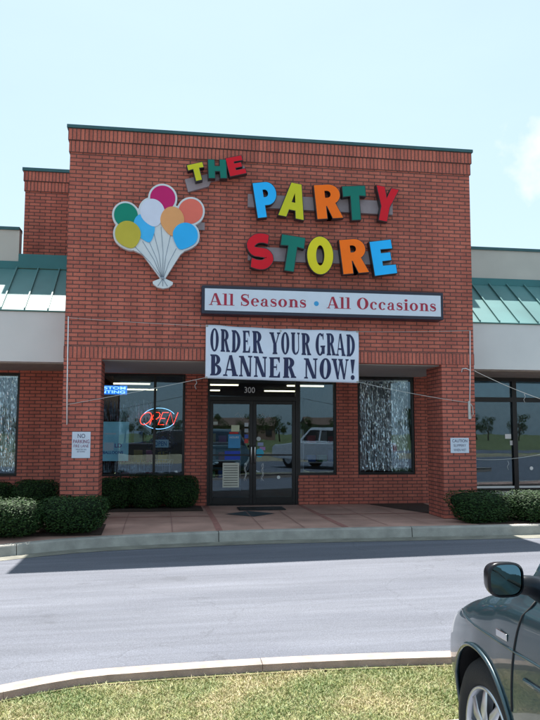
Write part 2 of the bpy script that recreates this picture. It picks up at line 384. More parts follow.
while cnt < 80000:
    x = random.uniform(-.6, 5.2); yt = interp(nk2, x)-.175-.02*random.random(); yb = interp(SK, x)+.16
    if yt < yb: continue
    y = random.uniform(yb, yt)
    if x > 4.2 and random.random() < .6: continue
    h = random.uniform(.008,.024)*(1 if random.random()<.95 else 1.5); a = random.uniform(0,PI); w = random.uniform(.0015,.0032)
    lx, ly = random.gauss(0,.013), random.gauss(0,.013); z = zr(x)+.108
    dx, dy = math.cos(a)*w, math.sin(a)*w; n=len(vs)
    vs += [(x-dx,y-dy,z),(x+dx,y+dy,z),(x+lx*.5+dx*.7,y+ly*.5+dy*.7,z+h*.6),(x+lx*.5-dx*.7,y+ly*.5-dy*.7,z+h*.6),(x+lx*1.4,y+ly*1.4,z+h)]
    fs += [(n,n+1,n+2,n+3),(n+3,n+2,n+4)]; cnt+=1
m.add(vs, fs); tag(m.build('lawn_grass', M['grass'], recalc=False), 'short dry mottled grass on the strip between the kerbs', 'grass', kind='stuff')
# paint scrap at the far left of the road, stall lines
m = MB(); m.quad((-.75,-3.52,zr(-.7)+.004),(-.28,-3.40,zr(-.3)+.004),(-.33,-3.28,zr(-.3)+.004),(-.8,-3.40,zr(-.7)+.004))
for x in (2.2, 5.4, 8.6, 11.8, -1.2, -4.4): m.quad((x,-14,zr(x)+.004),(x+.1,-14,zr(x)+.004),(x+.1,-8.9,zr(x)+.004),(x,-8.9,zr(x)+.004))
tag(m.build('road_markings', simple('worn_paint', (.6,.6,.6), .8, var=.3, scale=20)), kind='structure')
m = MB()
for y in (-20.9,-25.2,-33.1):
    m.box(-60,60,y-.12,y+.12,-.35,.28 if y>-21 else .1)
tag(m.build('far_kerbs', simple('far_kerb_concrete', (.5,.42,.28), .9)), kind='structure')

# ------------------------------------------------------------------ central store
D = 2.685; W = 7.11
B = thing('store_building', (0,0,0), 'tall red brick shopfront block with two piers under the balloon sign', 'building')
m = MB(); m.box(0,W,0,.35,2.69,6.6); m.box(0,.35,.35,7,2.69,6.6); m.box(W-.35,W,.35,7,2.69,6.6); m.box(.35,W-.35,6.65,7,4.2,6.6)
m.build('wall', M['brick'], B)
m = MB(); m.box(.35,W-.35,.35,6.65,5.9,6.0); m.build('roof_deck', M['black'], B)
for a in (0, W-.606):
    m = MB(); m.box(a,a+.606,0,.75,0,2.69); m.build('pier', M['brick'], B)
def band(z0, z1, p, mat, x0=0, x1=W, y0=0, y1=7, parent=B, name='soldier_course'):
    m = MB(); m.box(x0-p,x1+p,y0-p,y0+.1,z0,z1); m.box(x0-p,x0+.1,y0+.1,y1,z0,z1); m.box(x1-.1,x1+p,y0+.1,y1,z0,z1)
    return m.build(name, mat, parent)
band(2.694,2.895,.006,M['sold_low']); band(6.19,6.395,.018,M['sold_p2']); band(6.397,6.6,.036,M['sold_p1'])
m = MB(); m.box(-.06,W+.06,-.06,.37,6.602,6.66); m.box(-.06,.37,.37,7.0,6.602,6.66); m.box(W-.37,W+.06,.37,7.0,6.602,6.66); m.build('coping', M['coping'], B, bevel=.006)
m = MB(); m.box(.608,W-.608,.1,.752,2.672,2.687); m.box(.002,W-.002,.752,D-.004,2.672,2.687); m.build('soffit', M['soffit'], B)
# back wall with openings (x0,x1,z0,z1)
ops = [(.10,2.08,.60,2.665),(2.535,4.425,0,2.672),(4.425,5.245,.60,2.672),(5.705,6.955,.605,2.672)]
m = MB(); T = .22
def wall_open(m, x0, x1, z1, ops, y0, y1):
    c = x0
    for a, b, lo, hi in ops:
        if a > c+1e-4: m.box(c,a,y0,y1,0,z1)
        if lo > 0: m.box(a,b,y0,y1,0,lo)
        if hi < z1-.003: m.box(a,b,y0,y1,hi,z1)
        c = b
    if x1 > c: m.box(c,x1,y0,y1,0,z1)
wall_open(m, 0, 2.535, 2.672, ops[:1], D, D+T); m.build('recess_wall', M['brick'], B)
m = MB(); wall_open(m, 4.425, W, 2.672, ops[2:], D, D+T); m.build('recess_wall', M['brick'], B)
def window(x0, x1, z0, z1, parent, bars=(), y=D, fw=.05, name='window'):
    f = MB(); a, b = y+.03, y+.12
    f.box(x0,x0+fw,a,b,z0,z1); f.box(x1-fw,x1,a,b,z0,z1); f.box(x0+fw,x1-fw,a,b,z0,z0+fw); f.box(x0+fw,x1-fw,a,b,z1-fw,z1)
    for t in bars: f.box(t-.025,t+.025,a,b,z0+fw,z1-fw)
    o = f.build(name, M['frame'], parent, bevel=.004)
    c = sorted([x0+fw-.025]+list(bars)+[x1-fw+.025])
    for p, q in zip(c[:-1], c[1:]):
        g = MB(); g.box(p+.025,q-.025,y+.07,y+.08,z0+fw,z1-fw); g.build('pane', M['glass'], o)
    return o
window(.10,2.08,.60,2.665,B,bars=(1.467,)); window(5.705,6.955,.605,2.672,B)
window(4.425,5.245,.60,2.672,B, name='sidelight')
# door set
f = MB(); y0, y1 = D+.02, D+.12
f.box(2.535,2.585,y0,y1,0,2.672); f.box(4.375,4.423,y0,y1,0,2.672); f.box(2.585,4.375,y0,y1,2.135,2.225); f.box(2.585,4.375,y0,y1,2.62,2.672); f.box(2.585,4.375,y0,y1,0,.02)
df = f.build('door_frame', M['frame'], B, bevel=.004)
g = MB(); g.box(2.585,4.375,D+.07,D+.08,2.225,2.62); g.build('transom_pane', M['glass'], df)
def leaf(x0, x1, parent, side, z0=.022, zt=2.133, y=D):
    f = MB(); a, b = y+.035, y+.085; s = .07
    f.box(x0,x0+s,a,b,z0,zt); f.box(x1-s,x1,a,b,z0,zt); f.box(x0+s,x1-s,a,b,z0,z0+.14); f.box(x0+s,x1-s,a,b,zt-.07,zt)
    d = f.build('door', M['frame'], parent, bevel=.004)
    g = MB(); g.box(x0+s,x1-s,y+.055,y+.063,z0+.14,zt-.07); g.build('pane', M['glass'], d)
    hx = x1-.035 if side > 0 else x0+.035
    h = MB(); h.tube([(hx,a-.002,.85),(hx,a-.05,.87),(hx,a-.05,1.18),(hx,a-.002,1.2)], .011); h.build('handle', simple('handle_metal',(.5,.5,.5),.3,.9), d)
    h = MB(); h.box(x0+s,x1-s,a+.01,a+.03,1.0,1.035); h.build('push_bar', M['frame'], d)
    return d
leaf(2.587,3.478,B,1); leaf(3.482,4.373,B,-1)

# text via Blender's built-in font
def text(s, x0, x1, z0, z1, y, mat, parent, name='lettering', bold=0, space=1, keep=False, shear=0):
    c = bpy.data.curves.new('t','FONT'); c.body = s; c.offset = bold; c.space_character = space; c.shear = shear; c.resolution_u = 4
    o = bpy.data.objects.new('t', c); COL.objects.link(o)
    dg = bpy.context.evaluated_depsgraph_get(); me = bpy.data.meshes.new_from_object(o.evaluated_get(dg)); bpy.data.objects.remove(o)
    X = [v.co.x for v in me.vertices]; Y = [v.co.y for v in me.vertices]
    sx = (x1-x0)/(max(X)-min(X)); sz = (z1-z0)/(max(Y)-min(Y)); mx, my = min(X), min(Y)
    mb = MB(); mb.add([(x0+(v.co.x-mx)*sx, y, z0+(v.co.y-my)*sz) for v in me.vertices], [tuple(p.vertices) for p in me.polygons])
    bpy.data.meshes.remove(me)
    return mb.build(name, mat, parent, recalc=False)
text('300', 3.30,3.52,2.30,2.42, D+.066, M['white'], df, 'house_number')

# stickers and notices on the doors (things stuck on the glass)
def card(name, x0, x1, z0, z1, y, mat, label, cat, group=None):
    m = MB(); m.box(x0,x1,y-.002,y,z0,z1); return tag(m.build(name, mat), label, cat, group)
PAP = lambda n, c: simple(n, c, .7, var=.06)
yg = D+.052; yi = D+.10
n1 = card('door_notice', 3.03,3.20,1.50,1.63, yg, PAP('cream_paper',(.55,.60,.42)), 'small cream notice taped high on the left door glass', 'notice')
n2 = card('door_poster', 2.97,3.22,1.16,1.44, yg, PAP('blue_paper',(.05,.25,.5)), 'light blue poster below the cream notice on the left door', 'poster')
text('HOURS', 3.0,3.19,1.36,1.40, yg-.004, M['white'], n2)
n3 = card('red_sticker', 2.99,3.18,1.455,1.485, yg, PAP('red_vinyl',(.6,.02,.02)), 'thin red sticker strip between cream notice and blue poster', 'sticker')
n4 = card('blue_sign', 2.90,3.22,.92,1.10, yg, PAP('deep_blue_paper',(.02,.06,.45)), 'deep blue strip sign at handle height on the left door', 'sign')
n5 = card('list_sheet', 2.86,3.20,.36,.86, yg, PAP('white_paper',(.55,.55,.48)), 'tall pale sheet with printed lines on the lower left door glass', 'notice')
mm_ = MB()
for i in range(9): mm_.quad((2.88+.01*(i%2),yg-.004,.80-.05*i),(3.17,yg-.004,.80-.05*i),(3.17,yg-.004,.812-.05*i),(2.88+.01*(i%2),yg-.004,.812-.05*i))
mm_.build('printed_lines', M['frame'], n5, recalc=False)
n6 = card('small_label', 2.66,2.75,1.64,1.70, yg, PAP('grey_paper',(.4,.45,.42)), 'tiny grey label near the left edge of the left door', 'label')
SK_ = [('round_sticker',3.60,1.35,.045,(.45,.5,.5),'pale round sticker, top one of those on the right door'),
       ('round_sticker',3.62,1.06,.09,(.05,.4,.6),'large cyan round sticker on the right door'),
       ('round_sticker',4.02,.56,.035,(.7,.75,.75),'small white round sticker low on the right door')]
for nm, x, z, r, c, lab in SK_:
    m = MB(); m.disc_cyl((x,yg,z),(0,-1,0),r,r,.003,24); tag(m.build(nm, PAP('vinyl',c)), lab, 'sticker', 'round stickers on the right door')
GS = 'card decals up the meeting edge of the doors'
for x, z, c, lab in [(3.345,1.64,(.45,.5,.55),'topmost small pale decal at the edge of the left door'),(3.345,1.52,(.3,.35,.4),'second small decal down at the edge of the left door'),(3.345,1.40,(.05,.1,.4),'third small decal, dark blue, at the edge of the left door'),(3.345,1.30,(.5,.05,.05),'lowest small decal, red, at the edge of the left door')]:
    card('card_decal', x-.04, x+.04, z-.04, z+.04, yg, PAP('decal',c), lab, 'decal', GS)
for x, z, c, lab in [(3.64,1.24,(.25,.3,.5),'upper square decal above the cyan round sticker on the right door'),(3.68,1.15,(.35,.2,.45),'lower purplish square decal touching the cyan round sticker')]:
    card('card_decal', x-.06, x+.06, z-.035, z+.035, yg, PAP('decal',c), lab, 'decal', GS)
# white scribbled tinsel curls
for i, (x, w, lab) in enumerate([(3.32,.03,'white curly script decal low on the left door beside the handle'),(3.64,.09,'white curly script decal low on the right door beside the handle')]):
    m = MB()
    for s in range(3):
        px = x+random.uniform(-w,w)*.6; m.tube([(px+random.uniform(-.02,.02)+.018*math.sin(k*1.3+s), yg-.003, .85-.04*k) for k in range(10)], .0035, 5)
    tag(m.build('script_decal', M['white']), lab, 'decal')
for (x0,z0,lab) in [(3.10,1.82,'thin white line decal of a bow near the top of the left door'),(3.62,1.80,'thin white line decal of a bow near the top of the right door')]:
    m = MB(); m.tube([(x0,yg-.002,z0),(x0+.07,yg-.002,z0+.07),(x0+.13,yg-.002,z0-.03),(x0+.2,yg-.002,z0+.06),(x0+.16,yg-.002,z0-.06)], .003, 5)
    tag(m.build('bow_decal', M['white']), lab, 'decal')

# interior of the store
IN = thing('store_interior', (0,6,0), 'dim sales floor behind the glass of the brick store', 'interior')
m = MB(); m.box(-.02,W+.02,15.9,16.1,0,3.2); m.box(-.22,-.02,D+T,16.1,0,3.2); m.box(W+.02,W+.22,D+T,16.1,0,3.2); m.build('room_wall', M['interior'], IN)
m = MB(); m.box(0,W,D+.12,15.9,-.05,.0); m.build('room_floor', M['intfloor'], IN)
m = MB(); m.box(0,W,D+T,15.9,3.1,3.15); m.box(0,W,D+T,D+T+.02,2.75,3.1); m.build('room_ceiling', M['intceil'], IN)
i = 0
for yy, rows in ((7.6,(.78,3.5,6.1)),(11.3,(.6,3.45,6.3)),(14.5,(.8,3.1,6.0))):
    for xx in rows:
        w_ = ('near','middle','back')[(7.6,11.3,14.5).index(yy)]; l_ = ('left','middle','right')[rows.index(xx)]
        t = thing('ceiling_light', (xx,yy,3.0), f'fluorescent strip light, {l_} one of the {w_} row, on the store ceiling', 'ceiling light', 'fluorescent lights in the store')
        m = MB(); m.box(xx-.65,xx+.65,yy-.07,yy+.07,3.03,3.098); m.build('housing', M['white'], t)
        m = MB(); m.tube([(xx-.62,yy,3.005),(xx+.62,yy,3.005)], .022, 8); m.build('lamp_tube', M['tube'], t)
cols = [(.5,.05,.05),(.05,.15,.5),(.5,.4,.05),(.4,.4,.4),(.1,.35,.12),(.4,.08,.3)]
CM = [simple('goods',c,.5) for c in cols]
for k,(x,y) in enumerate([(1.2,5.2),(3.0,6.5),(5.6,5.2)]):
    t = thing('display_rack', (x,y,0), ('display rack behind the left window','display rack facing the doors','display rack behind the foil curtain window')[k]+' with stacked party goods', 'rack', 'display racks in the store')
    m = MB()
    for z in (.3,.75,1.2): m.box(x-.6,x+.6,y-.2,y+.2,z,z+.03)
    m.box(x-.62,x-.6,y-.2,y+.2,0,1.55); m.box(x+.6,x+.62,y-.2,y+.2,0,1.55); m.build('shelving', M['white'], t)
    for j, z in enumerate((.33,.78,1.23)):
        for q in range(4):
            xx = x-.5+q*.28; m = MB(); m.box(xx,xx+.2,y-.15,y+.1,z,z+random.uniform(.15,.3)); m.build('goods', CM[(j*5+q*3+k)%6], t)

# foil curtains ----------------------------------------------------
def foil(x0, x1, z0, z1, y, n, label, tail=0):
    m = MB(); n = int(n*1.5)
    for i in range(n):
        x = x0 + (x1-x0)*(i+random.random())/n; w = random.uniform(.006,.013); yy = y+random.uniform(0,.07)
        zt = z1; zb = z0+random.uniform(0,.06)+(tail*random.random()); k = int((zt-zb)/.045); vs=[]; fs=[]; ph=random.uniform(0,6); a=random.uniform(-.9,.9); dx=0
        for j in range(k+1):
            z = zt-(zt-zb)*j/k; a += random.uniform(-.9,.9); a = max(-1.3,min(1.3,a)); dx += random.uniform(-.0025,.0025)
            vs += [(x+dx-w*math.cos(a),yy-w*math.sin(a)+random.uniform(-.004,.004),z),(x+dx+w*math.cos(a),yy+w*math.sin(a)+random.uniform(-.004,.004),z)]
        for j in range(k): fs.append((2*j,2*j+1,2*j+3,2*j+2))
        m.add(vs, fs)
    t = thing('foil_curtain', ((x0+x1)/2,y,z0), label, 'curtain', 'silver foil curtains in the windows')
    m.build('strands', M['silver'], t, recalc=False)
    h = MB(); h.box(x0-.01,x1+.01,y-.01,y+.09,z1,z1+.03); h.build('header_tape', M['silver'], t)
foil(5.80,6.87,.66,2.58,D+.16,150,'silver foil fringe curtain filling the window right of the doors')

# window display of left window
t = thing('neon_open_sign', (1.555,D+.2,1.55), 'red neon OPEN sign with pale blue arcs in the left window', 'neon sign')
NR = simple('neon_red', (.5,.03,.02), .4, emit=(1,.04,.015), estr=2.2); NB = simple('neon_blue', (.3,.6,.8), .4, emit=(.25,.6,1), estr=1.0)
yn = D+.18; sh = lambda u, v, x0, w: (x0+u*w+v*.09, yn, 1.635+v*.25)
def neon(lines, x0, w, name):
    m = MB()
    for ln in lines: m.tube([sh(u,v,x0,w) for u,v in ln], .0065, 6)
    m.build(name, NR, t)
circ = [(.5+.5*math.cos(a), .5+.5*math.sin(a)) for a in [2*PI*k/20 for k in range(21)]]
neon([circ], 1.14,.21,'neon_letter'); neon([[(0,0),(0,1),(.7,1),(1,.85),(1,.6),(.7,.45),(0,.45)]],1.37,.13,'neon_letter')
neon([[(1,1),(0,1),(0,0),(1,0)],[(0,.5),(.8,.5)]],1.54,.12,'neon_letter'); neon([[(0,0),(0,1),(1,0),(1,1)]],1.70,.15,'neon_letter')
for sg in (1,-1):
    m = MB(); m.tube([(1.555+.34*math.cos(a), yn+.01, 1.76+.215*math.sin(a)) for a in [sg*(PI*.14+PI*.72*k/16) for k in range(17)]], .006, 6); m.build('neon_arc', NB, t)
m = MB(); m.box(1.2,1.92,yn+.03,yn+.045,1.70,1.715); m.box(1.2,1.92,yn+.03,yn+.045,1.81,1.825); m.build('back_bars', M['frame'], t)
t = thing('printing_sign', (.5,D+.2,2.25), 'blue CUSTOM PRINTING sign at the top of the left window', 'sign')
m = MB(); m.box(.12,.90,D+.17,D+.19,2.245,2.425); m.build('panel', simple('sign_blue',(.02,.14,.5),.5, emit=(.02,.16,.6), estr=.7), t)
lw = simple('sign_letters_pale',(.3,.55,.8),.5, emit=(.3,.6,1), estr=.9)
text('CUSTOM', .20,.87,2.345,2.405, D+.167, lw, t, bold=.02); text('PRINTING', .15,.86,2.265,2.325, D+.167, lw, t, bold=.02)
t = thing('balloon_poster', (.65,D+.15,.9), 'large pale blue poster in the lower left pane of the left window', 'poster')
m = MB(); m.box(.2,.955,D+.13,D+.135,.90,1.69); m.build('sheet', simple('poster_blue',(.42,.78,.90),.7,var=.2,scale=3), t)
m = MB(); m.box(.47,.66,D+.126,D+.129,1.11,1.27); m.build('white_patch', M['white'], t)
text('LD', .68,.82,1.17,1.25, D+.127, simple('poster_purple',(.2,.05,.3),.6), t, bold=.02)
text('BALLOONS', .45,.85,1.04,1.10, D+.127, simple('poster_navy',(.01,.06,.3),.6), t, bold=.02)
m = MB(); m.box(.47,.70,D+.126,D+.129,1.43,1.46); m.build('white_line', M['white'], t)
t = thing('window_open_card', (1.62,D+.2,1.05), 'small pale OPEN card leaning against a dark wreath in the left window', 'sign')
m = MB(); m.box(1.44,1.76,D+.15,D+.155,1.17,1.33); m.build('card', simple('card_pale',(.3,.5,.6),.6), t)
text('OPEN', 1.47,1.72,1.20,1.30, D+.147, simple('card_blue',(.02,.12,.3),.6), t, bold=.02)
m = MB(); c0=(1.62,D+.32,1.27)
for k in range(260):
    a=random.uniform(0,2*PI); r=.17+random.uniform(-.07,.07); p=Vector((c0[0]+r*1.25*math.cos(a),c0[1]+random.uniform(-.05,.05),c0[2]+r*math.sin(a)))
    d=Vector((random.gauss(0,1),random.gauss(0,1),random.gauss(0,1))).normalized()*.04; e=Vector((random.gauss(0,1),random.gauss(0,1),random.gauss(0,1))).normalized()*.02
    m.add([p-d,p+e,p+d,p-e],[(0,1,2,3)])
tag(m.build('dark_wreath', simple('wreath',(.01,.015,.03),.5), recalc=False), 'dark tinsel wreath behind the small OPEN card in the left window', 'wreath')
# hanging tinsel garland + wire baskets in the lower part
def tinsel(x0,x1,z0,z1,label,n,c):
    m = MB()
    for i in range(n):
        x=random.uniform(x0,x1); z=random.uniform(z0+.1,z1); w=.006; a=random.uniform(0,3)
        m.add([(x-w*math.cos(a),D+.3+random.uniform(0,.1),z),(x+w*math.cos(a),D+.3,z),(x+w+random.uniform(-.02,.02),D+.3,max(z0,z-random.uniform(.1,.4))),(x-w,D+.32,max(z0,z-.2))],[(0,1,2,3)])
    return tag(m.build('tinsel_garland', c, recalc=False), label, 'garland', 'tinsel garlands in the left window')
tn = simple('tinsel_dull',(.55,.62,.66),.4,.7,var=.5,scale=20)
tinsel(.42,1.40,1.70,2.15,'tinsel fringe hanging above the pale blue poster',200,tn); tinsel(.35,1.40,.66,.92,'tinsel fringe below the pale blue poster',220,tn)
t = thing('wire_basket', (1.66,D+.3,.66), 'pale wire basket low in the right pane of the left window', 'basket')
m = MB()
for k in range(9):
    u=k/8; m.tube([(1.42+.44*u,D+.22,.92),(1.48+.32*u,D+.24,.67)],.006,5)
for z,i0 in ((.92,0),(.80,.03),(.67,.06)): m.tube([(1.42+i0,D+.22,z),(1.86-i0,D+.22,z)],.007,5)
m.build('wire_panel', simple('wire_pale',(.35,.42,.48),.4,.5), t)

# mats and drain
t = thing('door_mat', (3.56,2.0,.0), 'black rectangular rubber mat in front of the doors', 'mat')
m = MB(); m.box(3.10,4.00,1.70,2.20,.004,.022); m.build('mat_base', M['black'], t, bevel=.006)
m = MB()
for k in range(8): m.box(3.14,3.96,1.745+k*.055,1.765+k*.055,.022,.027)
m.build('ribs', M['frame'], t)
m = MB(); cx, cy = 3.25,1.15
m.add([(2.78,cy,.006),(cx,.70,.006),(3.70,cy,.006),(cx,1.62,.006)],[(0,1,2,3)])
tag(m.build('diamond_inlay', simple('dark_inlay',(.03,.045,.055),.6)), kind='structure')

# ------------------------------------------------------------------ wings
YF=.95; YP=2.2; ZB=2.71; ZT=3.60; ZA=4.62
def wing(x0, x1, label, ribs_from, blk0, blk1, name):
    R_ = thing(name, ((x0+x1)/2,2,0), label, 'building')
    m = MB(); m.box(x0,x1,YF,YF+.2,ZB,ZT); m.build('fascia', M['fascia'], R_, bevel=.004)
    m = MB(); m.box(x0,x1,YF+.2,D,ZB-.02,ZB); m.build('soffit', simple('wing_soffit',(.28,.25,.22),.8), R_)
    # awning sheet
    m = MB(); th=.02
    m.add([(x0,YF-.03,ZT+.004),(x1,YF-.03,ZT+.004),(x1,YP,ZA),(x0,YP,ZA),(x0,YF-.03,ZT+.004+th),(x1,YF-.03,ZT+.004+th),(x1,YP,ZA+th),(x0,YP,ZA+th)],[(0,3,2,1),(4,5,6,7),(0,1,5,4),(1,2,6,5),(2,3,7,6),(3,0,4,7)])
    aw = m.build('metal_awning', M['awn'], R_)
    m = MB(); x = ribs_from; st = .40 if x1 > 8 else -.40
    while x0+.02 < x < x1-.02:
        a=x-.012; b=x+.012; h=.045
        m.add([(a,YF-.03,ZT+th+.006),(b,YF-.03,ZT+th+.006),(b,YP-.01,ZA+th),(a,YP-.01,ZA+th),(a,YF-.03,ZT+th+h),(b,YF-.03,ZT+th+h),(b,YP-.01,ZA+th+h),(a,YP-.01,ZA+th+h)],[(0,3,2,1),(4,5,6,7),(0,1,5,4),(1,2,6,5),(2,3,7,6),(3,0,4,7)])
        x += st
    m.build('standing_seams', M['awn'], aw)
    # parapet and block
    pa, pb = (x0, blk0) if blk1 >= x1-.01 else (blk1, x1)
    if x1 > 8: pa, pb = 7.9, x1
    m = MB(); m.box(pa,pb,YP,YP+.25,4.78,5.40); m.build('parapet', M['stucco'], R_)
    m = MB(); m.box(pa-.02,pb,YP-.03,YP+.28,5.40,5.46); m.build('coping', M['coping'], R_)
    m = MB(); m.box(pa,pb,YP-.02,YP+.22,4.63,4.78); m.build('flashing', M['green'], R_)
    m = MB(); m.box(blk0,blk1,2.6,2.9,4.9,6.72); m.box(blk0,blk0+.3,2.9,7,4.9,6.72) if x1<8 else m.box(blk1-.3,blk1,2.9,7,4.9,6.72); m.build('raised_wall', M['brick'], R_)
    m = MB(); m.box(blk0+(.0 if x1>8 else -.036),blk1+(.036 if x1>8 else 0),2.564,2.64,6.53,6.735); m.build('soldier_course', M['sold_b1'], R_)
    m = MB(); m.box(blk0+(.0 if x1>8 else -.018),blk1+(.018 if x1>8 else 0),2.582,2.64,6.325,6.53); m.build('soldier_course', M['sold_b2'], R_)
    m = MB(); m.box(blk0+(0.002 if x1>8 else -.06),blk1+(.06 if x1>8 else -.002),2.54,2.92,6.735,6.80); m.build('coping', M['coping'], R_)
    m = MB(); m.box(blk0,blk1,2.18,2.60,4.65,4.93); m.build('flashing', M['green'], R_)
    m = MB(); m.box(x0,x1,YP+.25,9,4.55,4.6); m.build('roof_deck', M['black'], R_)
    return R_
WL = wing(-14, -.003, 'low left wing with stucco band, green metal awning and foil curtain window', -.42, -1.20, -.003, 'shop_wing')
m = MB(); wall_open(m, -14, -.002, ZB-.02, [(-3.7,-1.18,.62,2.64)], D, D+T); m.build('brick_wall', M['brick'], WL)
window(-3.7,-1.18,.62,2.64,WL,bars=(-2.45,))
foil(-3.6,-1.26,.70,2.56,D+.16,330,'silver foil fringe curtain filling the window of the left wing')
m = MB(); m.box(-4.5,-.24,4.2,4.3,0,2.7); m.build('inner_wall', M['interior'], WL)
WR = wing(W+.003, 20, 'low right wing with stucco band, green metal awning and dark glass storefront', 7.68, W+.003, 7.9, 'shop_wing')
f = MB(); y0,y1 = D+.02,D+.12
for x in (7.5,8.18,9.20,10.35,11.5): f.box(x,x+.10,y0,y1,0,ZB-.02)
f.box(7.6,20,y0+.002,y1-.002,2.16,2.26); f.box(7.6,20,y0+.002,y1-.002,ZB-.10,ZB-.021); f.box(7.6,20,y0+.002,y1-.002,.24,.30)
sf = f.build('storefront_frame', M['frame'], WR)
f = MB(); f.box(7.6,20,y0+.03,y1-.03,0,.24); f.build('kick_plate', M['fascia'], sf)
f = MB(); f.box(7.6,20,D+.03,D+.034,.30,.345); f.build('sill_strip', M['fascia'], sf)
f = MB(); f.box(7.111,7.5,D,D+T,0,ZB-.021); f.build('brick_return', M['brick'], WR)
for a,b in ((7.6,8.18),(8.28,9.20),(9.30,10.35),(10.45,11.5),(11.6,20)):
    g = MB(); g.box(a,b,D+.07,D+.08,.30,2.16); g.build('pane', M['glass'], sf)
    g = MB(); g.box(a,b,D+.07,D+.08,2.26,ZB-.10); g.build('transom_pane', M['glass'], sf)
    g = MB(); g.box(a,b,D+.16,D+.17,2.26,ZB-.08); g.build('transom_reflection', simple('reflection_teal',(.07,.16,.19),.7), sf)  # teal sheet behind the pane, the glass's sky reflection set into its colour
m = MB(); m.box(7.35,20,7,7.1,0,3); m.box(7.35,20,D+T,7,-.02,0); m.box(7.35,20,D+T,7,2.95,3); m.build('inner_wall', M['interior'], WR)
for x0_,z0_,lab in ((9.03,1.36,'upper white paper taped inside the right storefront glass'),(9.14,1.22,'lower white paper taped inside the right storefront glass')):
    card('window_paper', x0_, x0_+.14, z0_, z0_+.10, D+.066, M['white'], lab, 'paper', 'papers on the right storefront')
m = MB(); m.disc_cyl((9.62,D+.066,.72),(0,-1,0),.04,.04,.003,20); tag(m.build('round_sticker', M['white']), 'white round sticker low on the right storefront glass', 'sticker')

# ------------------------------------------------------------------ signs
def ellipse(cx, cz, rx, rz, n=40, a0=0, a1=2*PI, rot=0, egg=0):
    out=[]
    for k in range(n):
        a=a0+(a1-a0)*k/n; ex=math.cos(a)*rx*(1-egg*max(0,-math.sin(a))**2*.35); ez=math.sin(a)*rz*(1+egg*max(0,-math.sin(a))**3*.12)
        out.append((cx+ex*math.cos(rot)-ez*math.sin(rot), cz+ex*math.sin(rot)+ez*math.cos(rot)))
    return out
PL = lambda n,c: simple(n,c,.45,var=.05,scale=3,spec=.22)
COLR = {'blue':PL('plastic_blue',(.02,.46,.98)),'lime':PL('plastic_lime',(.58,.56,.02)),'orange':PL('plastic_orange',(.98,.17,.006)),'teal':PL('plastic_teal',(.005,.17,.13)),'red':PL('plastic_red',(.62,.006,.02)),'yellow':PL('plastic_yellow',(.72,.62,.02)),'green':PL('plastic_green',(.005,.21,.14))}
RET = simple('letter_return',(.02,.018,.022),.4); RACE = simple('raceway_grey',(.29,.235,.26),.6)
def arc(cx,cz,rx,rz,a0,a1,n=14): return [(cx+rx*math.cos(math.radians(a0+(a1-a0)*k/n)),cz+rz*math.sin(math.radians(a0+(a1-a0)*k/n))) for k in range(n+1)]
def stroke_outline(P, w):
    pts = smooth_poly(P, .05); n=len(pts); Lf=[]; Rt=[]
    for i,p in enumerate(pts):
        a=pts[max(0,i-1)]; b=pts[min(n-1,i+1)]; dx,dz=b[0]-a[0],b[1]-a[1]; l=math.hypot(dx,dz) or 1
        t=i/(n-1); ww=w*(1 if not callable(w) else 1) if not callable(w) else w(t)
        Lf.append((p[0]-dz/l*ww/2,p[1]+dx/l*ww/2)); Rt.append((p[0]+dz/l*ww/2,p[1]-dx/l*ww/2))
    return Lf+Rt[::-1]
G = {}
G['T']=[[(-.5,.5),(.5,.5),(.5,.2),(.2,.22),(.18,-.5),(-.2,-.5),(-.17,.22),(-.5,.2)]]
G['E']=[[(-.5,.5),(.46,.5),(.46,.24),(-.08,.25),(-.08,.13),(.34,.13),(.34,-.1),(-.08,-.1),(-.08,-.24),(.5,-.25),(.5,-.5),(-.5,-.5)]]
G['H']=[[(-.5,.5),(-.16,.5),(-.15,.14),(.15,.14),(.16,.5),(.5,.5),(.5,-.5),(.16,-.5),(.15,-.12),(-.15,-.12),(-.16,-.5),(-.5,-.5)]]
G['A']=[[(-.2,.5),(.2,.5),(.5,-.5),(.19,-.5),(.13,-.28),(-.13,-.28),(-.19,-.5),(-.5,-.5)],[(0,.22),(.075,-.06),(-.075,-.06)]]
G['P']=[[(-.5,.5)]+arc(.06,.17,.44,.33,90,-90)+[(-.1,-.16),(-.1,-.5),(-.5,-.5)],[(-.1,.29)]+arc(-.02,.18,.15,.11,90,-90)+[(-.1,.07)]]
G['R']=[[(-.5,.5)]+arc(.04,.2,.43,.30,90,-60)+[(.5,-.5),(.1,-.5),(-.08,-.13),(-.12,-.13),(-.12,-.5),(-.5,-.5)],[(-.12,.32)]+arc(-.03,.215,.14,.105,90,-90)+[(-.12,.11)]]
G['Y']=[[(-.5,.5),(-.14,.5),(.02,.16),(.17,.5),(.5,.5),(.2,-.08),(.18,-.5),(-.18,-.5),(-.16,-.08)]]
G['O']=[ellipse(0,0,.5,.5,36),ellipse(0,0,.16,.27,26)]
G['S']=[stroke_outline([(.42,.30),(.22,.375),(-.05,.385),(-.30,.25),(-.24,.06),(0,-.02),(.24,-.10),(.31,-.25),(.08,-.38),(-.18,-.36),(-.42,-.26)], .27)]
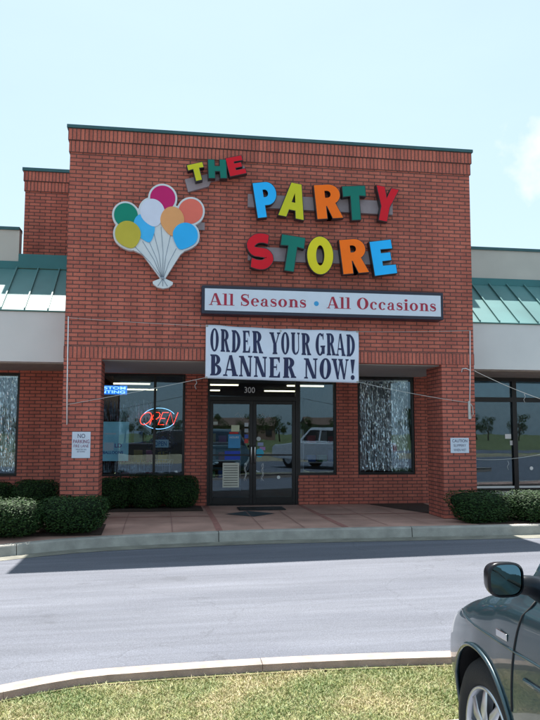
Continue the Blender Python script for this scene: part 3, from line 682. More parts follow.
def channel(ch, cx, cz, w, h, rot, col, parent, y=-.2, depth=.13):
    r=math.radians(rot); 
    def tr(sx, sz): return [[(cx+p[0]*sx*math.cos(r)-p[1]*sz*math.sin(r), cz+p[0]*sx*math.sin(r)+p[1]*sz*math.cos(r)) for p in lp] for lp in G[ch]]
    m=MB(); m.solid(tr(w,h), y-.006, y-.0005); o=m.build('letter', COLR[col], parent)
    k=.022
    lp=tr(w,h); out=lp[0]
    area=sum(out[i][0]*out[(i+1)%len(out)][1]-out[(i+1)%len(out)][0]*out[i][1] for i in range(len(out)))
    def offs(pts, d):
        n=len(pts); res=[]
        for i in range(n):
            a,b,c=pts[i-1],pts[i],pts[(i+1)%n]
            v1=Vector((b[0]-a[0],b[1]-a[1])); v2=Vector((c[0]-b[0],c[1]-b[1]))
            if v1.length<1e-6 or v2.length<1e-6: res.append(b); continue
            v1.normalize(); v2.normalize(); n1=Vector((v1.y,-v1.x)); n2=Vector((v2.y,-v2.x)); q=(n1+n2)
            if q.length<1e-4: q=n1
            q.normalize(); f=d/max(.5,q.dot(n1)); res.append((b[0]+q.x*f,b[1]+q.y*f))
        return res
    loops=[offs(out, .011 if area>0 else -.011)]+lp[1:]
    m=MB(); m.solid(loops, y, y+depth); m.build('return', RET, o)
    return o
S1=thing('lettering_sign',(2.45,-.1,5.75),'small raised sign reading THE, tilted upward above the other words','sign','raised word signs of the shop name')
S2=thing('lettering_sign',(4.35,-.1,5.2),'large raised sign reading PARTY on a grey raceway','sign','raised word signs of the shop name')
S3=thing('lettering_sign',(4.3,-.1,4.3),'large raised sign reading STORE on a grey raceway','sign','raised word signs of the shop name')
def race(pts, parent, y0=-.072, y1=-.002):
    m=MB(); m.solid([pts], y0, y1); m.build('raceway', RACE, parent)
race([(1.93,5.80),(2.33,5.92),(2.95,6.10),(2.99,5.98),(2.38,5.79),(2.34,5.70),(1.99,5.58)], S1)
race([(3.02,5.60),(5.62,5.60),(5.62,5.355),(3.02,5.37)], S2); race([(3.03,4.67),(5.58,4.67),(5.58,4.435),(3.03,4.43)], S3)
for a in [('T',2.127,5.892,.245,.29,16,'lime',S1),('H',2.475,5.968,.28,.315,3,'teal',S1),('E',2.795,6.041,.265,.315,15,'red',S1),
          ('P',3.320,5.473,.35,.60,9,'blue',S2),('A',3.802,5.480,.41,.60,-9,'lime',S2),('R',4.418,5.494,.42,.59,6,'orange',S2),('T',4.895,5.491,.375,.59,5,'teal',S2),('Y',5.444,5.499,.375,.60,-9,'red',S2),
          ('S',3.217,4.554,.41,.58,13,'red',S3),('T',3.763,4.542,.37,.60,-7,'teal',S3),('O',4.266,4.530,.42,.65,0,'yellow',S3),('R',4.868,4.541,.42,.59,7,'orange',S3),('E',5.394,4.536,.37,.59,9,'blue',S3)]:
    channel(a[0],a[1],a[2],a[3]*1.09,a[4]*1.02,a[5],a[6],a[7])

# balloon sign
BL=[('magenta',1.561,5.419,.211,.218,(.50,.012,.14),0,0),('coral',2.033,5.213,.204,.220,(.74,.16,.12),-.35,.2),('green',.959,5.09,.195,.211,(.003,.22,.15),.3,.2),('sky',1.266,4.895,.17,.235,(.06,.45,.85),.35,1),
    ('white',1.396,5.164,.204,.232,(.62,.66,.80),.2,.6),('peach',1.727,5.039,.20,.238,(.72,.34,.14),0,1),('blue',1.946,4.785,.211,.225,(.03,.42,.86),-.35,1),('olive',1.0,4.768,.211,.228,(.50,.42,.05),.35,.6)]
t=thing('balloon_sign',(1.55,-.1,3.9),'cut-out sign of a bunch of eight coloured balloons with strings','sign')
cx,cz=1.53,4.75; segs=[]
for _,x,z,rx,rz,_c,rot,egg in BL: segs.append(ellipse(x,z,rx+.033,rz+.033,48,rot=rot,egg=egg))
fun=[(1.0,4.62),(1.10,4.50),(1.24,4.44),(1.553,4.03),(1.617,4.03),(1.87,4.46),(2.0,4.58),(2.1,4.8),(1.6,5.2),(1.1,5.0)]
segs.append(fun)
def raymax(ang):
    d=(math.cos(ang),math.sin(ang)); best=.1
    for pg in segs:
        n=len(pg)
        for i in range(n):
            x1,y1=pg[i][0]-cx,pg[i][1]-cz; x2,y2=pg[(i+1)%n][0]-cx,pg[(i+1)%n][1]-cz
            den=d[0]*(y2-y1)-d[1]*(x2-x1)
            if abs(den)<1e-9: continue
            tt=(x1*(y2-y1)-y1*(x2-x1))/den; ss=(x1*d[1]-y1*d[0])/den
            if tt>0 and -1e-6<=ss<=1+1e-6: best=max(best,tt)
    return best
outl=[(cx+raymax(a)*math.cos(a),cz+raymax(a)*math.sin(a)) for a in [2*PI*k/720 for k in range(720)]]
m=MB(); m.solid([outl],-.16,-.06); m.solid([[(1.553,4.045),(1.42,3.985),(1.425,3.945),(1.50,3.89),(1.59,3.872),(1.68,3.89),(1.75,3.945),(1.755,3.985),(1.617,4.045)]],-.159,-.061); bk=m.build('backing', simple('sign_white_edge',(.62,.66,.70),.4,var=.05), t)
m=MB(); m.box(.80,1.02,-.058,-.002,4.93,5.06); m.box(2.05,2.28,-.058,-.002,4.93,5.06); m.box(.85,2.2,-.055,-.004,4.70,4.76); m.build('bracket', RACE, t)
for i,(nm,x,z,rx,rz,c,rot,egg) in enumerate(BL):
    m=MB(); m.solid([ellipse(x,z,rx,rz,48,rot=rot,egg=egg)],-.164-.003*i,-.1615); m.build('balloon', PL('balloon_'+nm,c), t)
m=MB()
for x,z in [(1.12,4.56),(1.24,4.66),(1.40,4.90),(1.54,4.92),(1.70,4.78),(1.80,4.56),(1.32,4.72)]:
    pts=[(x,-.163,z),((x+1.585)/2+(.02 if x<1.585 else -.015),-.163,(z+4.05)/2),(1.585+(x-1.585)*.05,-.163,4.05)]
    m.tube(pts,.0045,5)
for k in (-1,0,1): m.tube([(1.585,-.163,4.04),(1.585+.08*k,-.163,3.91)],.0045,5)
m.build('string', simple('string_grey',(.22,.28,.36),.6), t)
m=MB(); m.tube([(1.555,-.166,4.045),(1.615,-.166,4.045)],.014,8); m.build('knot', simple('knot_grey',(.35,.4,.48),.6), t)

# --- serif glyphs as flat print
def ringstrip(cx,cz,rx,rz,wx,wz,a0=0,a1=360,n=28):
    q=[]; 
    for k in range(n):
        A=[math.radians(a0+(a1-a0)*(k+j)/n) for j in (0,1)]
        o=[(cx+rx*math.cos(a),cz+rz*math.sin(a)) for a in A]; i_=[(cx+(rx-wx)*math.cos(a),cz+(rz-wz)*math.sin(a)) for a in A]
        q.append([o[0],o[1],i_[1],i_[0]])
    return [q]
def R4(x0,z0,x1,z1): return [[[(x0,z0),(x1,z0),(x1,z1),(x0,z1)]]]
def PG(*p): return [[list(p)]]
def var_stroke(P, wf, n=.04):
    pts=smooth_poly(P,n); m=len(pts); q=[]
    e=[]
    for i,p in enumerate(pts):
        a=pts[max(0,i-1)]; b=pts[min(m-1,i+1)]; dx,dz=b[0]-a[0],b[1]-a[1]; l=math.hypot(dx,dz) or 1; w=wf(i/(m-1))/2
        e.append(((p[0]-dz/l*w,p[1]+dx/l*w),(p[0]+dz/l*w,p[1]-dx/l*w)))
    for i in range(m-1): q.append([e[i][0],e[i+1][0],e[i+1][1],e[i][1]])
    return [q]
def glyph(c, t=.30, h=.07):
    """unit box 0..1 x 0..1 ; t thick stem, h hairline"""
    s=h; g=[]
    def serif(x0,x1,z,up): return PG((x0,z),(x1,z),(x1-.04,z+s*up),(x0+.04,z+s*up))
    def stem(x, z0=0, z1=1, e=.09, lo=True, hi=True):
        r=R4(x,z0,x+t,z1)
        if lo: r+=serif(x-e,x+t+e,z0,1)
        if hi: r+=serif(x-e,x+t+e,z1,-1)
        return r
    if c=='O': return ringstrip(.5,.5,.5,.515,t,h)
    if c=='D': return stem(.08)+ringstrip(.30,.5,.68,.5,t,h,-90,90)+R4(.17,0,.31,h)+R4(.17,1-h,.31,1)
    if c=='R': return stem(.08)+ringstrip(.42,.74,.45,.26,t,h,-90,90)+R4(.3,1-h,.43,1)+R4(.3,.48,.43,.48+h)+PG((.42,.50),(.66,.54),(.95,.06),(.64,.06))+serif(.60,1.05,0,1)+R4(.64,.0+s*.9,.95,.065)
    if c=='B': return stem(.08)+ringstrip(.42,.755,.42,.245,t*.95,h,-90,90)+ringstrip(.42,.265,.52,.265,t,h,-90,90)+R4(.3,1-h,.43,1)+R4(.3,0,.43,h)+R4(.3,.49,.43,.49+h*.8)
    if c=='E': return stem(.08)+R4(.3,1-h,.93,1)+R4(.3,0,.97,h)+R4(.3,.48,.68,.48+h)+PG((.93,1),(.93,.72),(.89,.72),(.72,1-h))+PG((.97,0),(.97,.30),(.93,.30),(.74,h))+R4(.64,.36,.69,.66)
    if c=='Y': return PG((.0,1),(.34,1),(.62,.45),(.38,.40))+PG((.86,1),(1.0,1),(.62,.42),(.54,.42))+stem(.5-t/2,0,.46,hi=False)+serif(-.08,.42,1,-1)+serif(.70,1.08,1,-1)
    if c=='U': return R4(.08,.3,.08+t,1)+serif(-.02,.08+t+.09,1,-1)+R4(.82,.3,.82+h*1.2,1)+serif(.70,1.02,1,-1)+ringstrip(.494,.30,.412,.315,t,h*1.2,180,282)+ringstrip(.494,.30,.412,.315,h*1.2,h*1.2,282,360)
    if c=='G': return ringstrip(.5,.5,.5,.515,t,h,52,312)+R4(.66,.06,.66+t,.44)+serif(.52,.66+t+.08,.44,-1)+PG((.80,1),(.88,1),(.88,.70),(.82,.70),(.72,.90))+PG((.62,.0),(.72,.04),(.72,.16),(.60,.07))
    if c=='A': return PG((.40,1.0),(.60,1.02),(.99,.03),(.99-t,.03))+PG((.40,1.0),(.50,.98),(.17,.03),(.08,.03))+R4(.22,.27,.74,.27+h)+serif(-.06,.30,0,1)+serif(.60,1.08,0,1)
    if c=='N': return R4(.10,0,.10+h*1.4,1)+R4(.83,0,.83+h*1.4,1)+PG((.02,1),(.34,1),(.93,.0),(.64,.0))+serif(-.03,.30,0,1)+serif(.68,1.06,1,-1)+serif(-.06,.2,1,-1)
    if c=='W': return PG((-.02,1),(.22,1),(.40,0),(.28,0))+PG((.47,1),(.53,1),(.36,0),(.29,0))+PG((.40,1),(.62,1),(.80,0),(.68,0))+PG((.90,1),(.97,1),(.78,0),(.70,0))+serif(-.09,.30,1,-1)+serif(.34,.68,1,-1)+serif(.82,1.06,1,-1)
    if c=='!': return PG((.12,1),(.88,1),(.60,.32),(.40,.32))+[[ [(.5+.34*math.cos(a),.12+.12*math.sin(a)) for a in [2*PI*k/14 for k in range(14)]] ]]
    if c=='S': return var_stroke([(.86,.72),(.80,.90),(.52,.965),(.24,.90),(.14,.74),(.30,.58),(.62,.45),(.86,.28),(.72,.09),(.44,.035),(.18,.10),(.10,.28)], lambda u: .07+.24*math.exp(-((u-.5)/.2)**2))+PG((.84,1),(.90,1),(.90,.66),(.84,.68))+PG((.06,0),(.12,0),(.16,.32),(.06,.34))
    # lower case, x-height box 0..1 (caller scales)
    if c=='l': return R4(.28,0,.72,1)+PG((0,0),(1,0),(1,.05),(0,.05))+PG((.0,1),(.3,1),(.3,.95),(.0,.95))
    if c=='i': return R4(.28,0,.72,.68)+PG((0,0),(1,0),(1,.05),(0,.05))+PG((0,.68),(.3,.68),(.3,.63),(0,.63))+[[ [(.48+.3*math.cos(a),.88+.11*math.sin(a)) for a in [2*PI*k/14 for k in range(14)]] ]]
    if c=='o': return ringstrip(.5,.5,.5,.52,.30,.09)
    if c=='c': return ringstrip(.52,.5,.52,.52,.32,.09,45,318)+[[ [(.80+.14*math.cos(a),.76+.12*math.sin(a)) for a in [2*PI*k/12 for k in range(12)]] ]]
    if c=='e': return ringstrip(.5,.5,.5,.52,.30,.09,0,318)+R4(.22,.48,.98,.58)
    if c=='n': return R4(.14,0,.40,1)+R4(.66,0,.92,.7)+ringstrip(.53,.64,.39,.38,.26,.12,0,150)+R4(0,0,.50,.08)+R4(.56,0,1.04,.08)+R4(.02,.92,.2,1)
    if c=='s': return var_stroke([(.82,.74),(.70,.90),(.45,.95),(.2,.84),(.22,.64),(.5,.53),(.82,.38),(.78,.13),(.48,.05),(.2,.12),(.12,.3)], lambda u:.09+.22*math.exp(-((u-.5)/.22)**2))+R4(.80,.66,.87,.97)+R4(.08,.03,.15,.36)
    if c=='a': return R4(.56,.1,.82,.72)+ringstrip(.48,.70,.34,.30,.22,.10,0,165)+ringstrip(.40,.27,.38,.29,.24,.09,60,330)+PG((.56,.14),(.82,.14),(1.02,.0),(.72,.0))+[[ [(.22+.14*math.cos(a),.73+.12*math.sin(a)) for a in [2*PI*k/12 for k in range(12)]] ]]
    return []
def print_text(items, y, mat, parent, name='lettering', t=.3, h=.07, warp=None):
    """items: (char,x0,x1,z0,z1)"""
    m=MB(); k=0
    for c,x0,x1,z0,z1 in items:
        for grp in glyph(c,t,h):
            for poly in grp:
                if warp and len(poly)==4:
                    K=5; sub=[]
                    for a_ in range(K+1):
                        for b_ in range(K+1):
                            p_=a_/K; q_=b_/K; sub.append(tuple((poly[0][c_]*(1-p_)+poly[1][c_]*p_)*(1-q_)+(poly[3][c_]*(1-p_)+poly[2][c_]*p_)*q_ for c_ in (0,1)))
                    vv=[]
                    for u,v in sub:
                        X,Y2,Z=warp(x0+(x1-x0)*u,z0+(z1-z0)*v); vv.append((X,Y2-.004-.00025*(k%7),Z))
                    m.add(vv,[(a_*(K+1)+b_,(a_+1)*(K+1)+b_,(a_+1)*(K+1)+b_+1,a_*(K+1)+b_+1) for a_ in range(K) for b_ in range(K)]); continue
                vs=[]
                for u,v in poly:
                    X=x0+(x1-x0)*u; Z=z0+(z1-z0)*v; Y=y-.00025*(k%7)
                    if warp: X,Y2,Z=warp(X,Z); Y=Y2-.005-.00025*(k%7)
                    vs.append((X,Y,Z))
                m.add(vs,[tuple(range(len(vs)))])
            k+=1
    return m.build(name, mat, parent, recalc=False)
# light box sign
t=thing('light_box_sign',(4.35,-.12,3.46),'long white box sign reading All Seasons and All Occasions','sign')
m=MB(); X0,X1,Z0,Z1=2.235,6.46,3.455,3.935
m.box(X0,X1,-.245,-.002,Z0,Z1); m.build('cabinet', simple('cabinet_navy',(.012,.014,.035),.4), t, bevel=.008)
m=MB(); m.box(X0+.05,X1-.05,-.252,-.2455,Z0+.055,Z1-.055); m.build('face', simple('face_white',(.60,.66,.76),.35,var=.03), t)
def lay(s, x0, x1, zb, cap, xh, widths):
    tot=sum(widths[c] for c in s)+.0; sc=(x1-x0)/tot; x=x0; it=[]
    for c in s:
        w=widths[c]*sc; g=w*.07
        if c!=' ':
            if c in 'easonc': it.append((c,x+g,x+w-g,zb,zb+xh))
            elif c=='l' or c=='i': it.append((c,x+g*.3,x+w-g*.3,zb,zb+cap))
            else: it.append((c,x+g,x+w-g,zb,zb+cap))
        x+=w
    return it
LWD={'A':1.12,'l':.50,'i':.50,' ':.42,'S':.85,'e':.78,'a':.80,'s':.66,'o':.84,'n':.94,'O':1.15,'c':.74}
red=simple('sign_red',(.36,.012,.045),.5)
print_text(lay('All Seasons',2.345,4.02,3.600,.20,.135,LWD)+lay('All Occasions',4.355,6.335,3.600,.20,.135,LWD), -.2535, red, t, t=.27, h=.06)
m=MB(); m.disc_cyl((4.185,-.2525,3.675),(0,-1,0),.042,.042,.002,24); m.build('dot', simple('dot_blue',(.03,.3,.6),.4), t)
# banner
t=thing('vinyl_banner',(3.65,-.08,2.35),'white vinyl banner reading ORDER YOUR GRAD BANNER NOW!','banner')
def bw(x,z):
    u=(x-2.318)/(4.972-2.318); v=(z-2.34)/.95
    Y=-.055-.018*math.sin(u*9+v*1.2)*(.4+.6*v)-.012*math.sin(u*23+v*4)-.02*math.sin(v*3.1)-.005*math.sin(u*38-v*7)-.006*max(0,math.sin(u*7+v*9))**4
    zz=z+(-.028*math.sin(PI*u)*v*.6)+ (0.006*math.sin(u*25))*(v)
    return x,Y,zz
m=MB(); nx,nz=80,24; vs=[];fs=[]
for j in range(nz+1):
    for i in range(nx+1):
        x=2.318+2.654*i/nx; lo=2.385-.045*i/nx; hi=3.292-.04*i/nx; z=lo+(hi-lo)*j/nz; vs.append(bw(x,z))
for j in range(nz):
    for i in range(nx): a=j*(nx+1)+i; fs.append((a,a+1,a+nx+2,a+nx+1))
m.add(vs,fs,True); o=m.build('sheet', simple('banner_vinyl',(.66,.72,.85),.45,var=.03), t); sm=o.modifiers.new('thickness','SOLIDIFY'); sm.thickness=.0015; sm.offset=1
navy=simple('banner_navy',(.006,.012,.07),.5)
def fr(u0,u1,r,s):  # fraction of banner crop -> world
    return 2.318+2.654*(u0-20)/502, 2.318+2.654*(u1-20)/502
row1=[('O',33,63),('R',66,98),('D',101,133),('E',137,164),('R',168,206),('Y',226,261),('O',262,292),('U',295,327),('R',329,363),('G',375,408),('R',411,444),('A',444,477),('D',479,511)]
row2=[('B',33,75),('A',76,124),('N',126,170),('N',174,218),('E',223,264),('R',268,314),('N',338,384),('O',388,430),('W',430,488),('!',490,512)]
it=[]
for c,a,b in row1:
    x0,x1=fr(a,b,0,0); g=(x1-x0)*.05; u=(a-20)/502; lo=2.385-.045*u; hi=3.292-.04*u; H_=hi-lo
    it.append((c,x0+g,x1-g,lo+H_*.505,lo+H_*.93))
for c,a,b in row2:
    x0,x1=fr(a,b,0,0); g=(x1-x0)*.05; u=(a-20)/502; lo=2.385-.045*u; hi=3.292-.04*u; H_=hi-lo
    it.append((c,x0+g,x1-g,lo+H_*.055,lo+H_*.445))
print_text(it,-.06,navy,t,t=.335,h=.08,warp=bw)
m=MB()
for x,z in ((2.34,3.27),(3.6,3.235),(4.95,3.235),(2.34,2.40),(4.95,2.36)):
    p=bw(x,z); m.tube([(p[0]+.014*math.cos(a),p[1]-.004,p[2]+.014*math.sin(a)) for a in [2*PI*k/12 for k in range(12)]],.004,5,close=True)
m.build('grommet', simple('brass',(.4,.35,.2),.4,.8), t)
# ropes
def sag(a,b,s,n=14): 
    a=Vector(a);b=Vector(b); return [a+(b-a)*k/n-Vector((0,0,s*4*(k/n)*(1-k/n))) for k in range(n+1)]
def rope(pts,label,r=.0042,mat='rope',grp='white ropes and cords of the banners',tails=()):
    m=MB(); m.tube(pts,r,6)
    for tl in tails: m.tube(tl,r*.9,6)
    return tag(m.build('rope', M[mat]), label, 'rope', grp)
def tail(x,y,z): return [(x,y,z),(x+.02,y,z-.05),(x-.015,y,z-.10),(x+.01,y,z-.16)]
rope(sag((.085,-.02,1.93),(2.34,-.07,2.40),.012),'white rope from the left pier up to the lower left corner of the banner',tails=[tail(2.16,-.06,2.36)])
rope(sag((4.95,-.07,2.36),(6.99,-.02,2.02),.025),'white rope from the lower right corner of the banner down to the right pier',tails=[tail(5.1,-.06,2.33)])
rope(sag((.06,-.02,3.36),(2.34,-.07,3.27),.01),'thin white cord from the left brick corner to the upper left corner of the banner',r=.0035)
rope(sag((4.95,-.07,3.235),(7.04,-.02,3.31),.01),'thin white cord from the upper right corner of the banner to the right brick corner',r=.0035)
rope([(.055,-.015,3.38),(.062,-.014,2.8),(.07,-.014,2.2),(.085,-.014,1.6)],'straight white cord down the left edge of the left pier',r=.0095,mat='white')
rope([(7.045,-.015,3.31),(7.03,-.014,2.6),(7.0,-.014,1.75)],'straight white cord down the right edge of the right pier',r=.009,mat='white',tails=[[(6.87,-.012,2.56),(6.88,-.012,2.62),(6.95,-.012,2.63),(7.02,-.012,2.60)]])
t=thing('rope_cleat',(7.0,-.03,1.8),'pale cleat with a hank of looped rope on the right pier','cleat')
m=MB(); m.box(6.975,7.015,-.03,-.002,1.73,2.05); m.build('cleat_bar', M['rope'], t)
m=MB(); m.tube([(7.0,-.03,2.02),(7.05,-.03,1.95),(7.06,-.03,1.82),(7.02,-.03,1.74),(7.01,-.035,1.85)],.008,6); m.build('rope_hank', M['rope'], t)
rope(sag((7.09,-.01,2.60),(8.42,-.15,2.05),.03),'upper white rope running right from the right pier corner',tails=[tail(8.0,-.1,2.18)])
rope(sag((7.10,.3,1.02),(8.30,-.10,1.12),.05),'lower white rope across the right storefront',tails=[tail(7.75,.1,.99)])
t=thing('side_banner',(8.9,-.1,1.7),'edge of a blank white banner at the right end of the photo','banner')
m=MB(); m.box(8.31,9.6,-.112,-.108,1.42,2.09); m.build('sheet', M['white'], t)
m=MB()
for z_ in (1.45,2.06):
    for x_ in (8.34,9.57): m.tube([(x_+.014*math.cos(a),-.114,z_+.014*math.sin(a)) for a in [2*PI*k/12 for k in range(12)]],.004,5,close=True)
m.build('grommet', M['frame'], t)

# pier signs
t=thing('no_parking_sign',(.32,-.02,1.27),'small white NO PARKING FIRE LANE plate on the left pier','sign')
m=MB(); m.box(.172,.465,-.012,-.003,1.062,1.487); m.build('plate', simple('plate_white',(.58,.64,.74),.4,var=.05), t, bevel=.003)
k_=simple('plate_ink',(.10,.10,.16),.5); k2=simple('plate_red_ink',(.22,.05,.12),.5)
text('NO',.26,.38,1.385,1.455,-.0145,k_,t,bold=.01); text('PARKING',.19,.45,1.30,1.36,-.0145,k2,t,bold=.01); text('FIRE LANE',.20,.44,1.235,1.28,-.0145,k2,t)
text('VIOLATORS WILL',.235,.41,1.19,1.212,-.0145,k_,t); text('BE TOWED',.26,.385,1.155,1.177,-.0145,k_,t)
t=thing('caution_sign',(6.8,-.02,1.26),'small white CAUTION plate on the right pier','sign')
m=MB(); m.box(6.635,6.975,-.012,-.003,1.135,1.40); m.build('plate', simple('plate_white',(.58,.64,.74),.4,var=.05), t, bevel=.003)
text('CAUTION',6.665,6.945,1.32,1.375,-.0145,k_,t,bold=.01); text('SLIPPERY',6.69,6.92,1.245,1.29,-.0145,k_,t); text('WHEN WET',6.69,6.92,1.165,1.21,-.0145,k_,t)

# ------------------------------------------------------------------ shrubs
def bush_mesh(seed, n=6500, leaf=.02):
    rnd=random.Random(seed); bm=MB(); lumps=[(rnd.uniform(-1,1),rnd.uniform(-1,1),rnd.uniform(0,1)) for _ in range(14)]
    def rad(d):
        p=3.2; k=(abs(d.x)**p+abs(d.y)**p+abs(d.z)**p)**(-1/p)
        b=0
        for l in lumps:
            v=Vector(l).normalized(); b+=.10*math.exp(-((1-v.dot(d))/.08))
        return k*(.90+b)
    vs=[];fs=[]
    for i in range(n):
        d=Vector((rnd.gauss(0,1),rnd.gauss(0,1),rnd.gauss(0,1)))
        if d.length<.01: continue
        d.normalize()
        r=rad(d)*(1-abs(rnd.gauss(0,.07))+ (.08*rnd.random() if rnd.random()<.12 else 0)); p=d*r
        p=Vector((p.x*.5,p.y*.5,p.z*.5+.5))
        nrm=(d+Vector((rnd.gauss(0,.6),rnd.gauss(0,.6),rnd.gauss(0,.6)+.3))).normalized()
        a=nrm.cross(Vector((rnd.random(),rnd.random(),rnd.random()))).normalized(); b=nrm.cross(a); s=leaf*rnd.uniform(.7,1.4)
        k=len(vs); vs+=[p-a*s,p+b*s*.55,p+a*s,p-b*s*.55]; fs.append((k,k+1,k+2,k+3))
    bm.add(vs,fs); lm=bm.build('leaves',M['leaf'],recalc=False)
    cm=MB(); vs=[];fs=[]; U_,V_=20,12
    for j in range(V_+1):
        for i in range(U_):
            th=PI*j/V_; ph=2*PI*i/U_; d=Vector((math.sin(th)*math.cos(ph),math.sin(th)*math.sin(ph),math.cos(th))); r=rad(d)*.84
            vs.append((d.x*r*.5,d.y*r*.5,d.z*r*.5+.5))
    for j in range(V_):
        for i in range(U_): fs.append((j*U_+i,j*U_+(i+1)%U_,(j+1)*U_+(i+1)%U_,(j+1)*U_+i))
    cm.add(vs,fs,True); co=cm.build('twigs',M['leafcore'])
    return lm,co
protos=[bush_mesh(s) for s in (1,2,3)]
used=set()
def bush(x,y,z,sx,sy,sz,k,label,group):
    t=thing('shrub',(x,y,z),label,'shrub',group); t.scale=(sx,sy,sz)
    for src in protos[k]:
        o=src if id(src) not in used else src.copy()
        if id(src) in used: COL.objects.link(o)
        used.add(id(src)); o.parent=t; o.location=(0,0,0)
    t.rotation_euler.z=random.choice((0,PI))
g='clipped shrubs at the foot of the left pier'
bush(.29,-.72,-.05,1.06,.84,.58,0,'clipped green shrub directly in front of the left pier',g)
bush(-.58,-.92,-.06,1.05,.95,.57,1,'clipped green shrub just left of the one before the left pier',g)
bush(-1.48,-1.30,-.07,1.05,1.0,.58,2,'clipped green shrub at the left edge of the photo by the kerb',g)
g='shaded shrubs under the left window'
bush(.75,2.24,0,.80,.78,.62,1,'dark shrub right behind the left pier under the window',g)
bush(1.35,2.24,0,.78,.80,.64,2,'dark shrub in the middle under the left window',g)
bush(1.98,2.22,0,.80,.78,.66,0,'dark shrub under the left window nearest the doors',g)
g='shaded shrubs under the left wing window'
bush(-.72,2.0,0,.85,.8,.60,0,'dark shrub in shade against the brick just left of the left pier',g)
bush(-1.5,2.05,0,.95,.8,.56,1,'dark shrub under the right corner of the left wing window',g)
bush(-2.4,2.05,0,.95,.8,.58,2,'dark shrub at the left edge of the photo under the left wing window',g)
g='clipped shrubs before the right wing'
bush(6.86,-.78,-.01,1.05,.84,.545,2,'clipped shrub overlapping the foot of the right pier',g)
bush(7.75,-.88,0,1.05,.86,.565,0,'clipped shrub before the right storefront next to the right pier one',g)
bush(8.65,-.95,0,1.05,.86,.565,1,'clipped shrub at the right edge of the photo before the right storefront',g)

# ------------------------------------------------------------------ minivan
def cat(P, t):
    n=len(P); t=max(0,min(n-1-1e-9,t)); i=int(t); f=t-i
    p0=P[max(i-1,0)];p1=P[i];p2=P[i+1];p3=P[min(i+2,n-1)]
    return [.5*((2*b)+(-a+c)*f+(2*a-5*b+4*c-d)*f*f+(-a+3*b-3*c+d)*f**3) for a,b,c,d in zip(p0,p1,p2,p3)]
ST=[(0,.46,.44,.50,.80,.30),(.05,.62,.50,.57,.81,.26),(.18,.755,.585,.66,.82,.22),(.45,.875,.745,.815,.83,.2),(.85,.95,.885,.955,.85,.2),(1.12,.967,.955,1.04,.85,.2),(1.24,.975,.985,1.12,.85,.2),(1.38,.98,1.0,1.32,.82,.2),(1.8,.982,1.02,1.48,.79,.2),(2.25,.985,1.05,1.65,.75,.2),(2.7,.985,1.06,1.73,.745,.2),(3.4,.985,1.07,1.76,.745,.2),(4.2,.98,1.08,1.75,.74,.2),(4.65,.965,1.085,1.70,.73,.22),(4.9,.94,1.08,1.52,.75,.25),(5.02,.90,1.0,1.2,.80,.28),(5.08,.84,.85,.92,.85,.32)]
US=[s[0] for s in ST]
def station(u):
    for i in range(len(US)-1):
        if u<=US[i+1]: return cat(ST,i+(u-US[i])/(US[i+1]-US[i]))
    return list(ST[-1])
def ring(u):
    _,w,b,T_,g,zb=station(u); te=T_-.05 if T_-b<.25 else T_-.09
    hood = T_-b<.2
    mid=(( w*.955+g*w)/2+.012, (b+te)/2) if not hood else ((w*.93+g*w)/2+.01,(b+te)/2+.012)
    return [(0,zb),(.78*w,zb),(.93*w,zb+.05),(.985*w,max(zb+.1,.45)),(w,max(zb+.14,min(.66,b*.77))),(.99*w,b-.07),(.955*w,b),mid,(g*w,te),(g*w*.86,T_-.02),(g*w*.5,T_-.004),(0,T_)]
def SV(u,r):
    p=cat(ring(u),r); return p
VX,VY,VZ=3.93,-8.17,zr(3.9)
def vpt(u,side,p,off=0): return (VX+side*(p[0]+off), VY-u, VZ+p[1])
WU=(.95,3.98); WR_=.385; WZ=.335
Vn=thing('minivan',(VX,VY-2.5,VZ),'dark teal minivan at the lower right, its front wheel and mirror in view','car')
paint,nt,b_,N,L=nmat('teal_paint'); b_.inputs['Base Color'].default_value=(.014,.042,.056,1); b_.inputs['Metallic'].default_value=.3; b_.inputs['Roughness'].default_value=.33; b_.inputs['Coat Weight'].default_value=.8; b_.inputs['Coat Roughness'].default_value=.03
nf=N.new('ShaderNodeTexNoise'); nf.inputs['Scale'].default_value=900; gg=N.new('ShaderNodeNewGeometry'); L.new(gg.outputs['Position'],nf.inputs['Vector'])
bpn=N.new('ShaderNodeBump'); bpn.inputs['Strength'].default_value=.06; bpn.inputs['Distance'].default_value=.001; L.new(nf.outputs[0],bpn.inputs['Height']); L.new(bpn.outputs[0],b_.inputs['Normal'])
nd=N.new('ShaderNodeTexNoise'); nd.inputs['Scale'].default_value=3; L.new(gg.outputs['Position'],nd.inputs['Vector']); mr=N.new('ShaderNodeMapRange'); mr.inputs[3].default_value=.24; mr.inputs[4].default_value=.42; L.new(nd.outputs[0],mr.inputs[0]); L.new(mr.outputs[0],b_.inputs['Roughness'])
chrome=simple('chrome',(.6,.62,.64),.15,1); 
nu=int(5.08/.03); nr=11*6
us=[5.08*i/nu for i in range(nu+1)]; rs=[11*j/nr for j in range(nr+1)]
grid=[[None]*(nr+1) for _ in us]
for i,u in enumerate(us):
    for j,r in enumerate(rs):
        p=SV(u,r); uu=u
        if .5<r<6.2:
            for wu in WU:
                dx,dz=u-wu,p[1]-WZ; d=math.hypot(dx,dz)
                if WR_-.032<d<WR_+.03 and p[1]>.2: s=WR_/d; uu=wu+dx*s; p=[p[0],WZ+dz*s]
        grid[i][j]=(uu,p[0],p[1])
def inarch(u,z): return any(math.hypot(u-wu,z-WZ)<WR_-.004 for wu in WU)
